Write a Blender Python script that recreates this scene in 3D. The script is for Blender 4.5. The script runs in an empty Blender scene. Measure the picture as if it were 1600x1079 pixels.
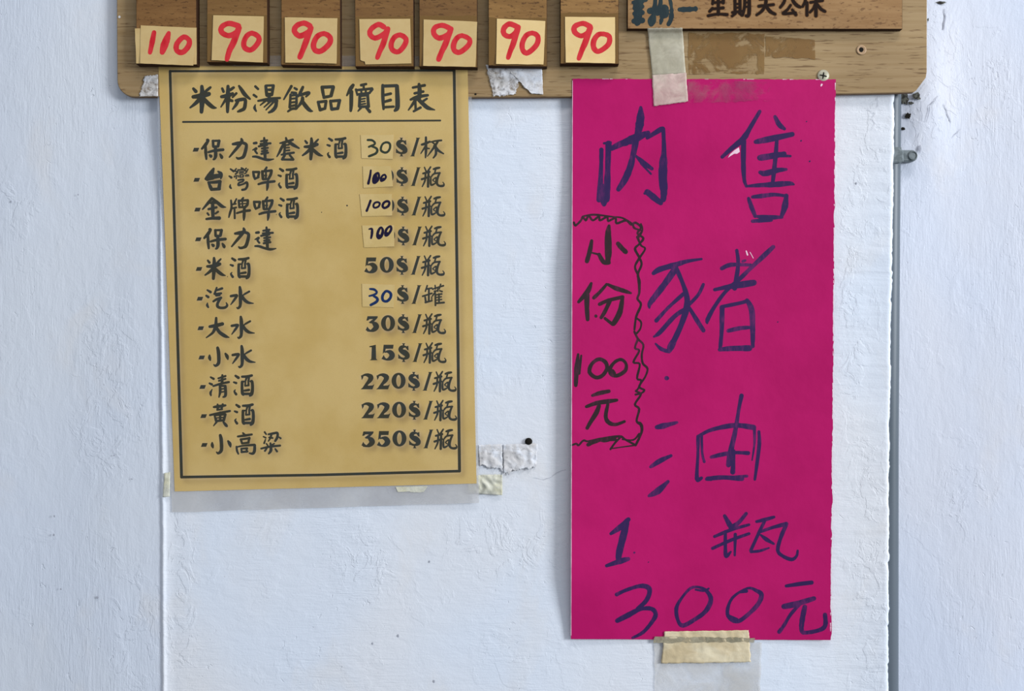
import bpy, math, random
import numpy as np
from mathutils import Vector, noise as mnoise
from mathutils.geometry import delaunay_2d_cdt

random.seed(7)
C = bpy.context.scene.collection
SC = bpy.context.scene

# ------------------------------------------------------------------ camera, light, exposure
S = 0.000433            # metres per picture pixel on the wall plane
D = 0.65                # camera distance from the wall plane
cam = bpy.data.cameras.new('camera')
cam.sensor_width = 36.0
cam.lens = 36.0 * D / (1600 * S)
cam.clip_start = 0.01
co = bpy.data.objects.new('camera', cam); C.objects.link(co)
co.location = (0, -D, 0); co.rotation_euler = (math.pi / 2, 0, 0)
SC.camera = co

w = bpy.data.worlds.new('room_light'); SC.world = w
w.use_nodes = True
w.node_tree.nodes['Background'].inputs[0].default_value = (0.80, 0.88, 1.0, 1)
w.node_tree.nodes['Background'].inputs[1].default_value = 0.42

def area(name, loc, target, size, sizey, power, col):
    l = bpy.data.lights.new(name, 'AREA'); l.shape = 'RECTANGLE'
    l.size = size; l.size_y = sizey; l.energy = power; l.color = col
    o = bpy.data.objects.new(name, l); C.objects.link(o); o.location = loc
    o.rotation_euler = (Vector(target) - Vector(loc)).to_track_quat('-Z', 'Y').to_euler()
    return o
area('ceiling_tube_light', (0.35, -0.75, 1.35), (0.05, 0, 0.0), 0.9, 0.12, 9.0, (1.0, 0.98, 0.97))
area('window_daylight', (3.0, -1.75, 0.6), (0.1, 0, 0), 0.9, 0.9, 120.0, (0.90, 0.95, 1.0))

vs = SC.view_settings
SC.display_settings.display_device = 'sRGB'
vs.view_transform = 'Standard'; vs.look = 'None'; vs.gamma = 1.0
vs.use_curve_mapping = False; vs.exposure = 0.0

# ------------------------------------------------------------------ helpers
def P(px, py, h=0.0):
    """photograph pixel at height h (metres) off the wall plane -> world point"""
    k = S * (D - h) / D
    return ((px - 800.0) * k, -h, (539.5 - py) * k)

def lin(c):
    return tuple((v / 255 / 12.92) if v / 255 <= 0.04045 else ((v / 255 + 0.055) / 1.055) ** 2.4 for v in c) + (1.0,)

def mesh_obj(name, verts, faces, mat, parent=None, L=(0, 0, 0), mats=None, midx=None, smooth=False):
    me = bpy.data.meshes.new(name)
    v = np.asarray(verts, dtype=np.float64) - np.asarray(L, dtype=np.float64)
    me.from_pydata(v.tolist(), [], [tuple(f) for f in faces])
    for m in (mats or [mat]): me.materials.append(m)
    if midx is not None: me.polygons.foreach_set('material_index', midx)
    if smooth: me.polygons.foreach_set('use_smooth', [True] * len(me.polygons))
    me.update()
    o = bpy.data.objects.new(name, me); C.objects.link(o)
    if parent is not None: o.parent = parent
    else: o.location = L
    return o

def thing(name, label, cat, L=(0, 0, 0), group=None):
    o = bpy.data.objects.new(name, None); C.objects.link(o); o.location = L
    o.empty_display_size = 0.01
    o['label'] = label; o['category'] = cat
    if group: o['group'] = group
    return o

def tag(o, label, cat, group=None):
    o['label'] = label; o['category'] = cat
    if group: o['group'] = group
    return o

# ---- stroke lettering -------------------------------------------------------
def catmull(pts, closed=False):
    if len(pts) < 3: return pts
    out = []; n = len(pts)
    for i in range(n - 1):
        p0 = pts[i - 1] if i > 0 else (pts[n - 2] if closed else pts[0])
        p1, p2 = pts[i], pts[i + 1]
        p3 = pts[i + 2] if i + 2 < n else (pts[1] if closed else pts[-1])
        for k in range(4):
            t = k / 4.0
            out.append(tuple(0.5 * ((2 * b) + (-a + c) * t + (2 * a - 5 * b + 4 * c - d) * t * t + (-a + 3 * b - 3 * c + d) * t ** 3)
                             for a, b, c, d in zip(p0, p1, p2, p3)))
    out.append(pts[-1])
    return [(a, b, max(r, 0.5)) for a, b, r in out]

def parse(s):
    """'x,y,r x,y,r ... ; next stroke' ; a stroke beginning with P is a filled polygon, with N is unsmoothed"""
    res = []
    for part in s.replace('\n', ' ').split(';'):
        tk = part.split()
        if not tk: continue
        kind = 'S'
        if tk[0] in ('P', 'N'): kind = tk[0]; tk = tk[1:]
        pts = []; r = 10.0
        for t in tk:
            q = [float(v) for v in t.split(',')]
            if len(q) > 2: r = q[2]
            pts.append((q[0], q[1], r))
        res.append((kind, pts))
    return res

def place(s, ox, oy, sc, dx=0.0, dy=0.0, rs=1.0):
    return [(k, [(ox + x / sc + dx, oy + y / sc + dy, r / sc * rs) for x, y, r in pts]) for k, pts in parse(s)]

def lettering(name, strokes, mat, depth, parent, L, lift=0.00003, grow=0.0, rough=0.0):
    """strokes in picture pixels -> one flat mesh of ink that follows the sheet"""
    z = 0; P2 = []; F2 = []; segs = []; polys = []
    rnd = random.Random(3)
    def add(poly, lf):          # pen footprints, merged below into one clean outline
        b = len(P2)
        P2.extend(Vector((x, -y)) for x, y in poly)
        F2.append(list(range(b, b + len(poly))))
    for kind, pts in strokes:
        z += 1; lf = lift + (z % 24) * 1.2e-6
        if kind == 'P':
            poly = [(x, y) for x, y, r in pts]; polys.append(poly)
            ar = sum(poly[i - 1][0] * poly[i][1] - poly[i][0] * poly[i - 1][1] for i in range(len(poly)))
            if ar > 0: poly = poly[::-1]
            add(poly, lf); continue
        closed = len(pts) > 3 and abs(pts[0][0] - pts[-1][0]) + abs(pts[0][1] - pts[-1][1]) < 1e-6
        q = pts if kind == 'N' else catmull(pts, closed)
        # subdivide long spans
        dq = [q[0]]
        for a, b in zip(q[:-1], q[1:]):
            n = max(1, int(math.hypot(b[0] - a[0], b[1] - a[1]) / 9.0))
            for k in range(1, n + 1):
                t = k / n; dq.append(tuple(a[i] + (b[i] - a[i]) * t for i in range(3)))
        q = [(x, y, (r + grow) * (1 + rough * (rnd.random() - 0.5))) for x, y, r in dq]
        for i, (x, y, r) in enumerate(q):
            n = 12 if i in (0, len(q) - 1) else 10
            segs.append((x, y, r * .955, q[i - 1][0] if i else x, q[i - 1][1] if i else y, (q[i - 1][2] if i else r) * .955))
            add([(x + r * math.cos(-2 * math.pi * k / n + .3), y + r * math.sin(-2 * math.pi * k / n + .3)) for k in range(n)], lf + (i % 2) * 5e-7)
            if i:
                x0, y0, r0 = q[i - 1]; dx, dy = x - x0, y - y0; d = math.hypot(dx, dy)
                if d < 1e-6: continue
                nx, ny = -dy / d, dx / d
                add([(x0 - nx * r0, y0 - ny * r0), (x0 + nx * r0, y0 + ny * r0), (x + nx * r, y + ny * r), (x - nx * r, y - ny * r)], lf + 1e-6)
    vo, _, fo, _, _, _ = delaunay_2d_cdt(P2, [], F2, 0, 1e-3)
    VA = np.array([(v.x, -v.y) for v in vo]); FA = np.array([tuple(f) for f in fo if len(f) == 3])
    cen = VA[FA].mean(1); keep = np.zeros(len(FA), bool)
    for (x, y, r, x0, y0, r0) in segs:          # which triangles lie under the pen
        dx, dy = x0 - x, y0 - y; dd = dx * dx + dy * dy
        t = np.clip(((cen[:, 0] - x) * dx + (cen[:, 1] - y) * dy) / dd, 0, 1) if dd > 1e-9 else 0.0
        keep |= np.hypot(cen[:, 0] - x - t * dx, cen[:, 1] - y - t * dy) < (r + (r0 - r) * t) / .955
    for poly in polys:
        ins = np.zeros(len(FA), bool)
        for (ax, ay), (bx, by) in zip(poly, poly[1:] + poly[:1]):
            if ay != by: ins ^= ((ay > cen[:, 1]) != (by > cen[:, 1])) & (cen[:, 0] < (bx - ax) * (cen[:, 1] - ay) / (by - ay) + ax)
        keep |= ins
    fo = FA[keep].tolist()
    V = [P(v.x, -v.y, depth(v.x, -v.y) + lift) for v in vo]
    F = fo
    o = mesh_obj(name, V, F, mat, parent, L)
    if len(o.data.polygons) and sum(p.normal.y for p in o.data.polygons) > 0: o.data.flip_normals()
    return o

# ---- sheets and slabs ---------------------------------------------------------
def inside_quad(q, u, v):
    (x0, y0), (x1, y1), (x2, y2), (x3, y3) = q      # TL TR BR BL
    return ((x0 * (1 - u) + x1 * u) * (1 - v) + (x3 * (1 - u) + x2 * u) * v,
            (y0 * (1 - u) + y1 * u) * (1 - v) + (y3 * (1 - u) + y2 * u) * v)

def sheet(name, quad, depth, mat, parent, L, step=6.0, thick=0.00012, ragged=(0, 0, 0, 0), seed=1, off=0.0, alpha_edge=None):
    """thin curved sheet with real thickness; ragged = px of roughness on top,right,bottom,left"""
    rnd = random.Random(seed)
    wq = math.hypot(quad[1][0] - quad[0][0], quad[1][1] - quad[0][1]); hq = math.hypot(quad[3][0] - quad[0][0], quad[3][1] - quad[0][1])
    nx = max(2, int(wq / step)); ny = max(2, int(hq / step))
    def jit(n, a):
        o = []; s = 0.0
        for _ in range(n + 1):
            s = s * 0.55 + (rnd.random() - 0.5) * a; o.append(s)
        return o
    jt, jr, jb, jl = jit(nx, ragged[0]), jit(ny, ragged[1]), jit(nx, ragged[2]), jit(ny, ragged[3])
    V = []; PX = []
    for j in range(ny + 1):
        v = j / ny
        for i in range(nx + 1):
            u = i / nx
            x, y = inside_quad(quad, u, v)
            if i == 0: x += jl[j]
            if i == nx: x += jr[j]
            if j == 0: y += jt[i]
            if j == ny: y += jb[i]
            PX.append((x, y)); V.append(P(x, y, depth(x, y) + off))
    n0 = len(V)
    for (x, y) in PX: V.append(P(x, y, depth(x, y) + off - thick))
    W = nx + 1; F = []
    for j in range(ny):
        for i in range(nx):
            a = j * W + i
            F.append((a, a + W, a + W + 1, a + 1)); F.append((n0 + a, n0 + a + 1, n0 + a + W + 1, n0 + a + W))
    ring = [i for i in range(W)] + [j * W + nx for j in range(1, ny + 1)] + [ny * W + i for i in range(nx - 1, -1, -1)] + [j * W for j in range(ny - 1, 0, -1)]
    for a, b in zip(ring, ring[1:] + ring[:1]): F.append((a, b, n0 + b, n0 + a))
    o = mesh_obj(name, V, F, mat, parent, L, smooth=False)
    return o, PX

def prism(name, poly, h0, h1, mats, parent, L, bev=0.0003, taper=0.0):
    """slab with a pixel outline poly, from height h0 to h1 off the wall, bevelled front edge; side uses mats[1]"""
    ar = sum(poly[i - 1][0] * poly[i][1] - poly[i][0] * poly[i - 1][1] for i in range(len(poly)))
    if ar > 0: poly = poly[::-1]
    base = [P(x, y, 0) for x, y in poly]
    n = len(base)
    cxy = [(b[0], b[2]) for b in base]
    def inset(pts, d):
        out = []
        for i in range(n):
            p0, p1, p2 = np.array(pts[i - 1]), np.array(pts[i]), np.array(pts[(i + 1) % n])
            e1 = p1 - p0; e2 = p2 - p1
            e1 /= max(np.linalg.norm(e1), 1e-9); e2 /= max(np.linalg.norm(e2), 1e-9)
            n1 = np.array([-e1[1], e1[0]]); n2 = np.array([-e2[1], e2[0]])
            b = n1 + n2; b /= max(np.linalg.norm(b), 1e-9)
            out.append(tuple(p1 + b * d / max(0.4, b.dot(n1))))
        return out
    sg = sum(cxy[i - 1][0] * cxy[i][1] - cxy[i][0] * cxy[i - 1][1] for i in range(n))
    d = bev if sg > 0 else -bev
    k = (D - h1) / D
    ring0 = [(x * k, -h0, z * k) for x, z in cxy]
    ring1 = [(x * k, -(h1 - bev), z * k) for x, z in cxy]
    ring2 = [(x, -h1, z) for x, z in inset([(x * k, z * k) for x, z in cxy], d)]
    V = ring0 + ring1 + ring2
    F = [tuple(range(2 * n, 3 * n)), tuple(reversed(range(n)))]; mi = [0, 1]
    for i in range(n):
        j = (i + 1) % n
        F.append((i, j, n + j, n + i)); mi.append(1)
        F.append((n + i, n + j, 2 * n + j, 2 * n + i)); mi.append(0 if bev > 0.0004 else 1)
    o = mesh_obj(name, V, F, None, parent, L, mats=mats, midx=mi)
    import bmesh
    bm = bmesh.new(); bm.from_mesh(o.data); bmesh.ops.recalc_face_normals(bm, faces=bm.faces); bm.to_mesh(o.data); bm.free()
    return o

# ------------------------------------------------------------------ materials
class MT:
    def __init__(s, name, rough=0.6, spec=0.3):
        s.m = bpy.data.materials.new(name); s.m.use_nodes = True
        s.t = s.m.node_tree; s.n = s.t.nodes; s.l = s.t.links
        s.b = s.n['Principled BSDF']; s.b.inputs['Roughness'].default_value = rough
        s.b.inputs['Specular IOR Level'].default_value = spec
        s.co = None
    def coords(s, scale=(1, 1, 1), rot=(0, 0, 0), loc=(0, 0, 0)):
        if s.co is None: s.co = s.n.new('ShaderNodeTexCoord')
        mp = s.n.new('ShaderNodeMapping'); mp.inputs['Scale'].default_value = scale
        mp.inputs['Rotation'].default_value = rot; mp.inputs['Location'].default_value = loc
        s.l.new(s.co.outputs['Object'], mp.inputs['Vector']); return mp.outputs[0]
    def noise(s, scale=(1, 1, 1), detail=4, rough=0.5, dist=0.0, rot=(0, 0, 0), loc=(0, 0, 0)):
        n = s.n.new('ShaderNodeTexNoise'); n.inputs['Scale'].default_value = 1.0
        n.inputs['Detail'].default_value = detail; n.inputs['Roughness'].default_value = rough
        n.inputs['Distortion'].default_value = dist
        s.l.new(s.coords(scale, rot, loc), n.inputs['Vector']); return n.outputs['Fac']
    def ramp(s, fac, stops):
        r = s.n.new('ShaderNodeValToRGB'); e = r.color_ramp.elements
        while len(e) < len(stops): e.new(0.5)
        for el, (p, c) in zip(e, stops):
            el.position = p; el.color = c if len(c) == 4 else (c[0], c[1], c[2], 1)
        s.l.new(fac, r.inputs[0]); return r.outputs[0]
    def g(s, fac, a, b):
        r = s.n.new('ShaderNodeMapRange'); r.interpolation_type = 'SMOOTHSTEP'
        r.inputs['From Min'].default_value = a; r.inputs['From Max'].default_value = b
        s.l.new(fac, r.inputs['Value']); return r.outputs[0]
    def math(s, op, a, b=None):
        r = s.n.new('ShaderNodeMath'); r.operation = op
        for i, v in enumerate((a, b)):
            if v is None: continue
            if isinstance(v, (int, float)): r.inputs[i].default_value = v
            else: s.l.new(v, r.inputs[i])
        return r.outputs[0]
    def mix(s, fac, a, b, mode='MIX'):
        r = s.n.new('ShaderNodeMix'); r.data_type = 'RGBA'; r.blend_type = mode
        for sock, v in ((r.inputs[0], fac), (r.inputs[6], a), (r.inputs[7], b)):
            if isinstance(v, (int, float)): sock.default_value = v
            elif isinstance(v, tuple): sock.default_value = v
            else: s.l.new(v, sock)
        return r.outputs[2]
    def color(s, c):
        if isinstance(c, tuple): s.b.inputs['Base Color'].default_value = c
        else: s.l.new(c, s.b.inputs['Base Color'])
        return s
    def bump(s, h, dist, strength=1.0):
        b = s.n.new('ShaderNodeBump'); b.inputs['Distance'].default_value = dist; b.inputs['Strength'].default_value = strength
        s.l.new(h, b.inputs['Height']); s.l.new(b.outputs[0], s.b.inputs['Normal']); return s
    def alpha(s, a):
        if isinstance(a, (int, float)): s.b.inputs['Alpha'].default_value = a
        else: s.l.new(a, s.b.inputs['Alpha'])
        return s

def wall_mat(name, base, warm, vert=True, seed=0.0, rough_at=()):
    m = MT(name, 0.55, 0.3)
    big = m.noise((7, 7, 5), 3, 0.5, 0.3, loc=(seed, 0, seed))
    blot = m.g(m.noise((22, 22, 14), 4, 0.55, 0.5, loc=(seed * 2, 0, 3)), 0.54, 0.74)
    c = m.mix(m.g(big, 0.35, 0.7), lin(base), lin(warm))
    c = m.mix(m.math('MULTIPLY', blot, 0.16), c, lin((222, 208, 190)))
    c = m.mix(m.math('MULTIPLY', m.g(m.noise((300, 300, 260), 2, .6, loc=(seed, 0, 9)), .74, .80), .3), c, lin((150, 140, 128)))
    m.color(c)
    st = m.noise((700, 10, 75) if vert else (70, 10, 620), 5, 0.6, 0.6, rot=(0, 0.05, 0), loc=(seed, 0, 0))
    fine = m.noise((900, 900, 700), 3, 0.6)
    lump = m.noise((95, 95, 48) if vert else (60, 60, 110), 5, 0.58, 0.4, loc=(0, 0, seed))
    flake = m.g(m.noise((34, 34, 26), 5, 0.6, 0.35, loc=(seed * 3, 0, 1)), 0.57, 0.61)
    pit = m.g(m.noise((210, 210, 150), 3, 0.6, 0.8, loc=(seed, 0, 5)), 0.66, 0.73)
    area_ = m.g(m.noise((13, 13, 7), 3, 0.5, loc=(seed, 0, 12)), 0.42, 0.62)
    h = m.math('ADD', m.math('MULTIPLY', st, m.math('ADD', m.math('MULTIPLY', area_, 0.42), 0.15)), m.math('MULTIPLY', fine, 0.13))
    h = m.math('ADD', h, m.math('MULTIPLY', lump, 0.85))
    h = m.math('ADD', h, m.math('MULTIPLY', flake, 0.12))
    h = m.math('SUBTRACT', h, m.math('MULTIPLY', m.math('MULTIPLY', pit, area_), 0.45))
    rg = None
    for (px, py, rx, ry) in rough_at:      # patches of chipped, re-plastered surface
        sx, sz = 1 / (rx * S), 1 / (ry * S)
        v = m.coords((sx, 0, sz), (0, 0, 0), (-(px - 800) * S * sx, 0, -(539.5 - py) * S * sz))
        ln = m.n.new('ShaderNodeVectorMath'); ln.operation = 'LENGTH'; m.l.new(v, ln.inputs[0])
        q = m.g(ln.outputs['Value'], 1.25, 0.45)
        rg = q if rg is None else m.math('MAXIMUM', rg, q)
    if rg is not None:
        fl = m.g(m.noise((75, 75, 55), 6, 0.62, 0.7, loc=(seed, 0, 31)), 0.50, 0.57)
        fl2 = m.noise((170, 170, 130), 4, 0.55, 0.3, loc=(seed, 0, 41))
        h = m.math('ADD', h, m.math('MULTIPLY', rg, m.math('ADD', m.math('MULTIPLY', fl, 0.28), m.math('MULTIPLY', fl2, 0.35))))
    m.bump(h, 0.0011, 0.6)
    return m.m

M_wl = wall_mat('white_wall_paint_left', (205, 211, 222), (208, 212, 219), True, 1.3, [(170, 620, 70, 170), (30, 320, 40, 60), (215, 980, 50, 120)])
M_wc = wall_mat('white_wall_paint_centre', (216, 223, 234), (222, 223, 227), False, 4.1, [(280, 930, 34, 190), (1364, 260, 34, 130), (1360, 880, 40, 240), (790, 850, 110, 60), (580, 880, 60, 60), (1330, 480, 25, 300)])
M_wr = wall_mat('white_wall_paint_right', (202, 208, 222), (206, 208, 217), True, 7.7, [(1475, 110, 60, 170), (1560, 110, 60, 110), (1530, 790, 60, 70)])

def wood(name, cA, cB, cdark, fleck=0.5, seed=0.0, along=(14, 60, 520), slant=0.0, patch=None, grad=None, fl=(.56, .68)):
    m = MT(name, 0.6, 0.25)
    gr = m.noise(along, 5, 0.6, 0.4, rot=(0, slant, 0), loc=(seed, 0, seed))
    c = m.mix(m.g(gr, 0.3, 0.72), lin(cA), lin(cB))
    f = m.noise((along[0] * 7, 60, along[2] * 2.0), 3, 0.55, 0.3, rot=(0, slant, 0), loc=(seed, 0, 2))
    c = m.mix(m.math('MULTIPLY', m.g(f, fl[0], fl[1]), fleck), c, lin(cdark))
    big = m.noise((9, 9, 25), 3, .5, loc=(seed, 0, 7))
    c = m.mix(m.math('MULTIPLY', m.g(big, .35, .7), .22), c, lin(cdark))
    if grad:
        sep = m.n.new('ShaderNodeSeparateXYZ'); m.l.new(m.co.outputs['Object'], sep.inputs[0])
        gg = m.g(m.math('ADD', sep.outputs[0], m.math('MULTIPLY', big, 0.06)), grad[0], grad[1])
        c = m.mix(gg, m.mix(1.0, c, lin(grad[2]), 'MULTIPLY'), c)
    m.color(c)
    m.bump(m.math('SUBTRACT', gr, f), 0.00018, 0.5)
    return m.m

M_board = wood('plywood_board', (164, 138, 100), (150, 123, 84), (96, 68, 40), .75, 2.0, (9, 60, 420), grad=(-0.20, 0.16, (250, 250, 250)), fl=(.57, .68))
M_boarde = wood('plywood_board_edge', (120, 88, 56), (100, 70, 42), (70, 48, 28), .4, 2.0)
M_plate = [wood('plate_wood_%d' % i, a, b, (70, 44, 20), .72, i * 3.1, (44, 60, 380), sl) for i, (a, b, sl) in enumerate([
    ((132, 94, 52), (116, 80, 42), 0.25), ((134, 99, 55), (120, 86, 45), -0.12), ((135, 98, 54), (121, 84, 44), -0.2),
    ((130, 94, 52), (117, 82, 44), 0.1), ((130, 94, 52), (115, 80, 43), 0.0), ((146, 108, 60), (130, 94, 50), 0.08), ((150, 112, 64), (134, 97, 54), -.05)])]
M_char = MT('charred_edge', .8, .15).color(lin((52, 32, 18))).m
M_tapedw = MT('tape_over_wood', .4, .4).color(lin((134, 100, 52))).alpha(.6).m
M_signw = wood('sign_wood', (158, 122, 80), (142, 105, 64), (92, 60, 32), .7, 5.5, (34, 60, 300), -0.35)

def paper(name, c1, c2, spec=.25, rough=.6, sc=60.0, bumpd=0.00012, fibre=.35):
    m = MT(name, rough, spec)
    n = m.noise((sc, sc, sc), 4, .6, loc=(1, 0, 2)); f = m.noise((1500, 1500, 1500), 2, .6)
    c = m.mix(m.g(n, .35, .68), lin(c1), lin(c2))
    c = m.mix(m.math('MULTIPLY', m.g(f, .5, .7), fibre * .3), c, lin(tuple(int(v * .82) for v in c1)))
    m.color(c); m.bump(m.noise((140, 140, 140), 3, .5), bumpd, .4); return m
M_tag = paper('price_tag_paper', (202, 174, 120), (195, 165, 110)).m
M_tag2 = paper('price_tag_paper_pale', (226, 196, 138), (220, 188, 128)).m  # paler tone of the tag paper, used on the two right-hand plates
M_patch = paper('price_patch_paper', (208, 180, 122), (198, 170, 108)).m
M_pink = paper('pink_card', (182, 16, 97), (172, 11, 90), .14, .55, 14.0, 0.0004, .2).m
M_torn = paper('torn_white_core', (238, 205, 218), (230, 190, 206)).m

M_red = MT('red_marker', .45, .3); M_red.color(M_red.mix(M_red.g(M_red.noise((260, 260, 120), 3, .5), .45, .7), lin((206, 44, 52)), lin((194, 24, 36)))); M_red = M_red.m
M_print = MT('printed_black', .5, .3); M_print.color(M_print.mix(M_print.g(M_print.noise((120, 120, 120), 3, .6), .4, .6), lin((54, 52, 38)), lin((52, 54, 48)))); M_print = M_print.m
M_hand = MT('handwritten_green_black', .5, .3).color(lin((46, 54, 40))).m
M_handb = MT('handwritten_blue_black', .4, .3).color(lin((18, 10, 44))).m
M_handblue = MT('handwritten_blue', .4, .3).color(lin((14, 42, 86))).m
def ink(name, a, b, t0=.5, t1=.72):
    m = MT(name, .45, .3); n = m.noise((420, 420, 130), 4, .65, .5, rot=(0, .35, 0))
    n2 = m.noise((90, 90, 60), 2, .5)
    m.color(m.mix(m.g(m.math('ADD', m.math('MULTIPLY', n, .55), m.math('MULTIPLY', n2, .5)), t0, t1), lin(a), lin(b))); return m.m
M_inkp = ink('purple_marker', (44, 18, 74), (92, 24, 88))
M_inkb = ink('black_marker', (38, 18, 24), (78, 22, 50), .52, .74)
M_teal = ink('dark_teal_marker', (26, 42, 46), (40, 56, 56))
M_burn = MT('burnt_lettering', .8, .1).color(lin((34, 22, 16))).m
M_scorch = MT('scorched_wood', .8, .1).color(lin((120, 80, 46))).alpha(.5).m

def tape(name, c1, c2, a0, a1, sc=150.0, rough=.45, thr=(.35, .65), bd=.0003):
    m = MT(name, rough, .4); n = m.noise((sc, sc, sc), 5, .65, .6); n2 = m.noise((sc * .3,) * 3, 4, .6, .8, loc=(3, 0, 1))
    m.color(m.mix(m.g(n2, .35, .65), lin(c1), lin(c2)))
    r = m.n.new('ShaderNodeMapRange'); r.inputs['From Min'].default_value = thr[0]; r.inputs['From Max'].default_value = thr[1]
    r.inputs['To Min'].default_value = a0; r.inputs['To Max'].default_value = a1
    m.l.new(n, r.inputs['Value']); m.alpha(r.outputs[0]); m.bump(n, bd, .7); return m.m
M_film = tape('laminate_film', (214, 212, 210), (200, 198, 198), .34, .48, 60, .3, bd=.0001)
def film_fade():      # film alpha rises from top to lower margin
    m = M_film; t = m.node_tree; b = t.nodes['Principled BSDF']; old = b.inputs['Alpha'].links[0].from_socket
    tc = t.nodes.new('ShaderNodeTexCoord'); sp_ = t.nodes.new('ShaderNodeSeparateXYZ'); t.links.new(tc.outputs['Object'], sp_.inputs[0])
    mr = t.nodes.new('ShaderNodeMapRange'); mr.inputs['From Min'].default_value = -.05; mr.inputs['From Max'].default_value = -.20
    mr.inputs['To Min'].default_value = .3; mr.inputs['To Max'].default_value = 1.0; t.links.new(sp_.outputs['Z'], mr.inputs['Value'])
    mu = t.nodes.new('ShaderNodeMath'); mu.operation = 'MULTIPLY'; t.links.new(old, mu.inputs[0]); t.links.new(mr.outputs[0], mu.inputs[1]); t.links.new(mu.outputs[0], b.inputs['Alpha'])
film_fade()
M_mask = tape('masking_tape', (208, 200, 178), (190, 182, 158), .5, .8, 120)
M_maskp = tape('masking_tape_over_pink', (226, 210, 192), (216, 186, 176), .45, .88, 110)
M_clear = tape('clear_tape_residue', (150, 116, 68), (140, 104, 58), .05, .68, 60, .4, (.42, .52), .0001)
M_fibre = tape('torn_paper_residue', (228, 228, 232), (200, 194, 188), .15, .95, 260, .6, (.36, .54))
M_white = tape('torn_white_paper', (226, 229, 236), (206, 202, 200), .5, 1.0, 260, .6, (.30, .45), .0006)
M_yel = tape('yellowed_tape', (220, 214, 180), (214, 212, 196), .55, .95, 120, .5, (.3, .55), .0009)
M_tan = tape('brown_masking_tape', (226, 212, 180), (204, 184, 146), .85, 1.0, 110, .6, (.3, .6), .0006)
M_pale = tape('pale_tape_film', (214, 210, 204), (226, 224, 222), .15, .5, 60, .4)

M_pvc = MT('grey_conduit', .45, .4); M_pvc.color(M_pvc.mix(M_pvc.g(M_pvc.noise((60, 60, 8), 3, .5), .35, .65), lin((88, 97, 106)), lin((78, 88, 96)))); M_pvc = M_pvc.m
M_clip = MT('grey_clip_plastic', .5, .35); M_clip.color(M_clip.mix(M_clip.g(M_clip.noise((300, 300, 300), 3, .5), .4, .65), lin((116, 124, 126)), lin((92, 100, 102)))); M_clip = M_clip.m
M_screw = MT('dull_screw_metal', .4, .5); M_screw.color(lin((176, 170, 148))); M_screw.b.inputs['Metallic'].default_value = .35; M_screw = M_screw.m
M_dark = MT('dark_hole', .9, .1).color(lin((30, 28, 24))).m
M_hole = MT('broken_plaster', .9, .1); M_hole.color(M_hole.mix(M_hole.g(M_hole.noise((500, 500, 500), 3, .6), .4, .6), lin((96, 96, 88)), lin((48, 46, 42)))); M_hole = M_hole.m
M_crack = MT('hairline_crack', .9, .1).color(lin((160, 162, 172))).m
M_ring = MT('pale_eyelet', .5, .4).color(lin((172, 140, 106))).m

# ------------------------------------------------------------------ walls
RW = -0.018                              # the wall right of the pillar lies 18 mm further back
def lerp(pts, y):
    for (y0, x0), (y1, x1) in zip(pts[:-1], pts[1:]):
        if y <= y1: return x0 + (x1 - x0) * (y - y0) / (y1 - y0)
    return pts[-1][1]
Ledge = [(-400, 243), (150, 246), (370, 249), (700, 252), (1500, 256)]
Redge = [(-400, 1400), (150, 1397), (300, 1396), (500, 1392), (700, 1389), (1500, 1387)]
rnd = random.Random(11)
# pillar: one strip profile swept down, with rounded, uneven arrises
ys = np.arange(-400, 1500, 3.0)
jl = 0; jr = 0; V = []; F = []
prof = None
for y in ys:
    jl = jl * .8 + (rnd.random() - .5) * .5; jr = jr * .7 + (rnd.random() - .5) * 1.1
    if rnd.random() < .05: jr += rnd.choice([-1.6, 1.4])
    xl = lerp(Ledge, y) + jl; xr = lerp(Redge, y) + jr
    row = [(xl - 1.5, -0.0006), (xl - .3, 0.0003), (xl + 1.2, 0.0011), (xl + 3.0, 0.0012), (xl + 5.0, 0.0006), (xl + 9, 0.0000), (xl + 22, 0.0002)]
    n_in = 12
    for k in range(1, n_in): row.append((xl + 22 + (xr - 8 - xl - 22) * k / n_in, 0.0002))
    row += [(xr - 7, 0.0001), (xr - 3.5, 0.0003 + .0003 * rnd.random()), (xr - 1.2, -0.0002), (xr - .1, -0.0013), (xr, -0.004)]
    b = len(V)
    for x, h in row: V.append(P(x, y, h))
    xw = P(xr, y, -0.004)[0]; V.append((xw - .0002, -RW + .004, P(xr, y, 0)[2]))
    nn = len(row) + 1
    if b:
        for i in range(nn - 1): F.append((b - nn + i, b + i, b + i + 1, b - nn + i + 1))
o = mesh_obj('wall_center', V, F, M_wc, None, (0, 0, 0), smooth=True); o['kind'] = 'structure'

def wall_grid(name, xa, xb, h, mat, bend=None, step=14):
    V = []; F = []
    yy = np.arange(-400, 1500, step); nx = max(2, int(abs((xb - (xa if not callable(xa) else 0))) / step))
    for y in yy:
        x0 = xa
        for i in range(nx + 1):
            x = x0 + (xb - x0) * i / nx; dz = bend(x, y) if bend else 0
            V.append(P(x, y, h + dz))
    W = nx + 1
    for j in range(len(yy) - 1):
        for i in range(nx): a = j * W + i; F.append((a, a + W, a + W + 1, a + 1))
    o = mesh_obj(name, V, F, mat, None, (0, 0, 0), smooth=True); o['kind'] = 'structure'; return o
wall_grid('wall_left', -420, 262, -0.0004, M_wl, lambda x, y: 0.0007 * math.sin(x * .02 + y * .004) * (1 if x < 200 else 0.3) * (0 if x > 240 else 1))
wall_grid('wall_right', 1340, 2050, RW, M_wr, lambda x, y: 0.0012 * math.sin((x - 1300) * .018 + y * .003) + (.0045 * math.exp(-((x - 1452) / 34) ** 2 - ((y - 150) / 110) ** 2)))

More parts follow.
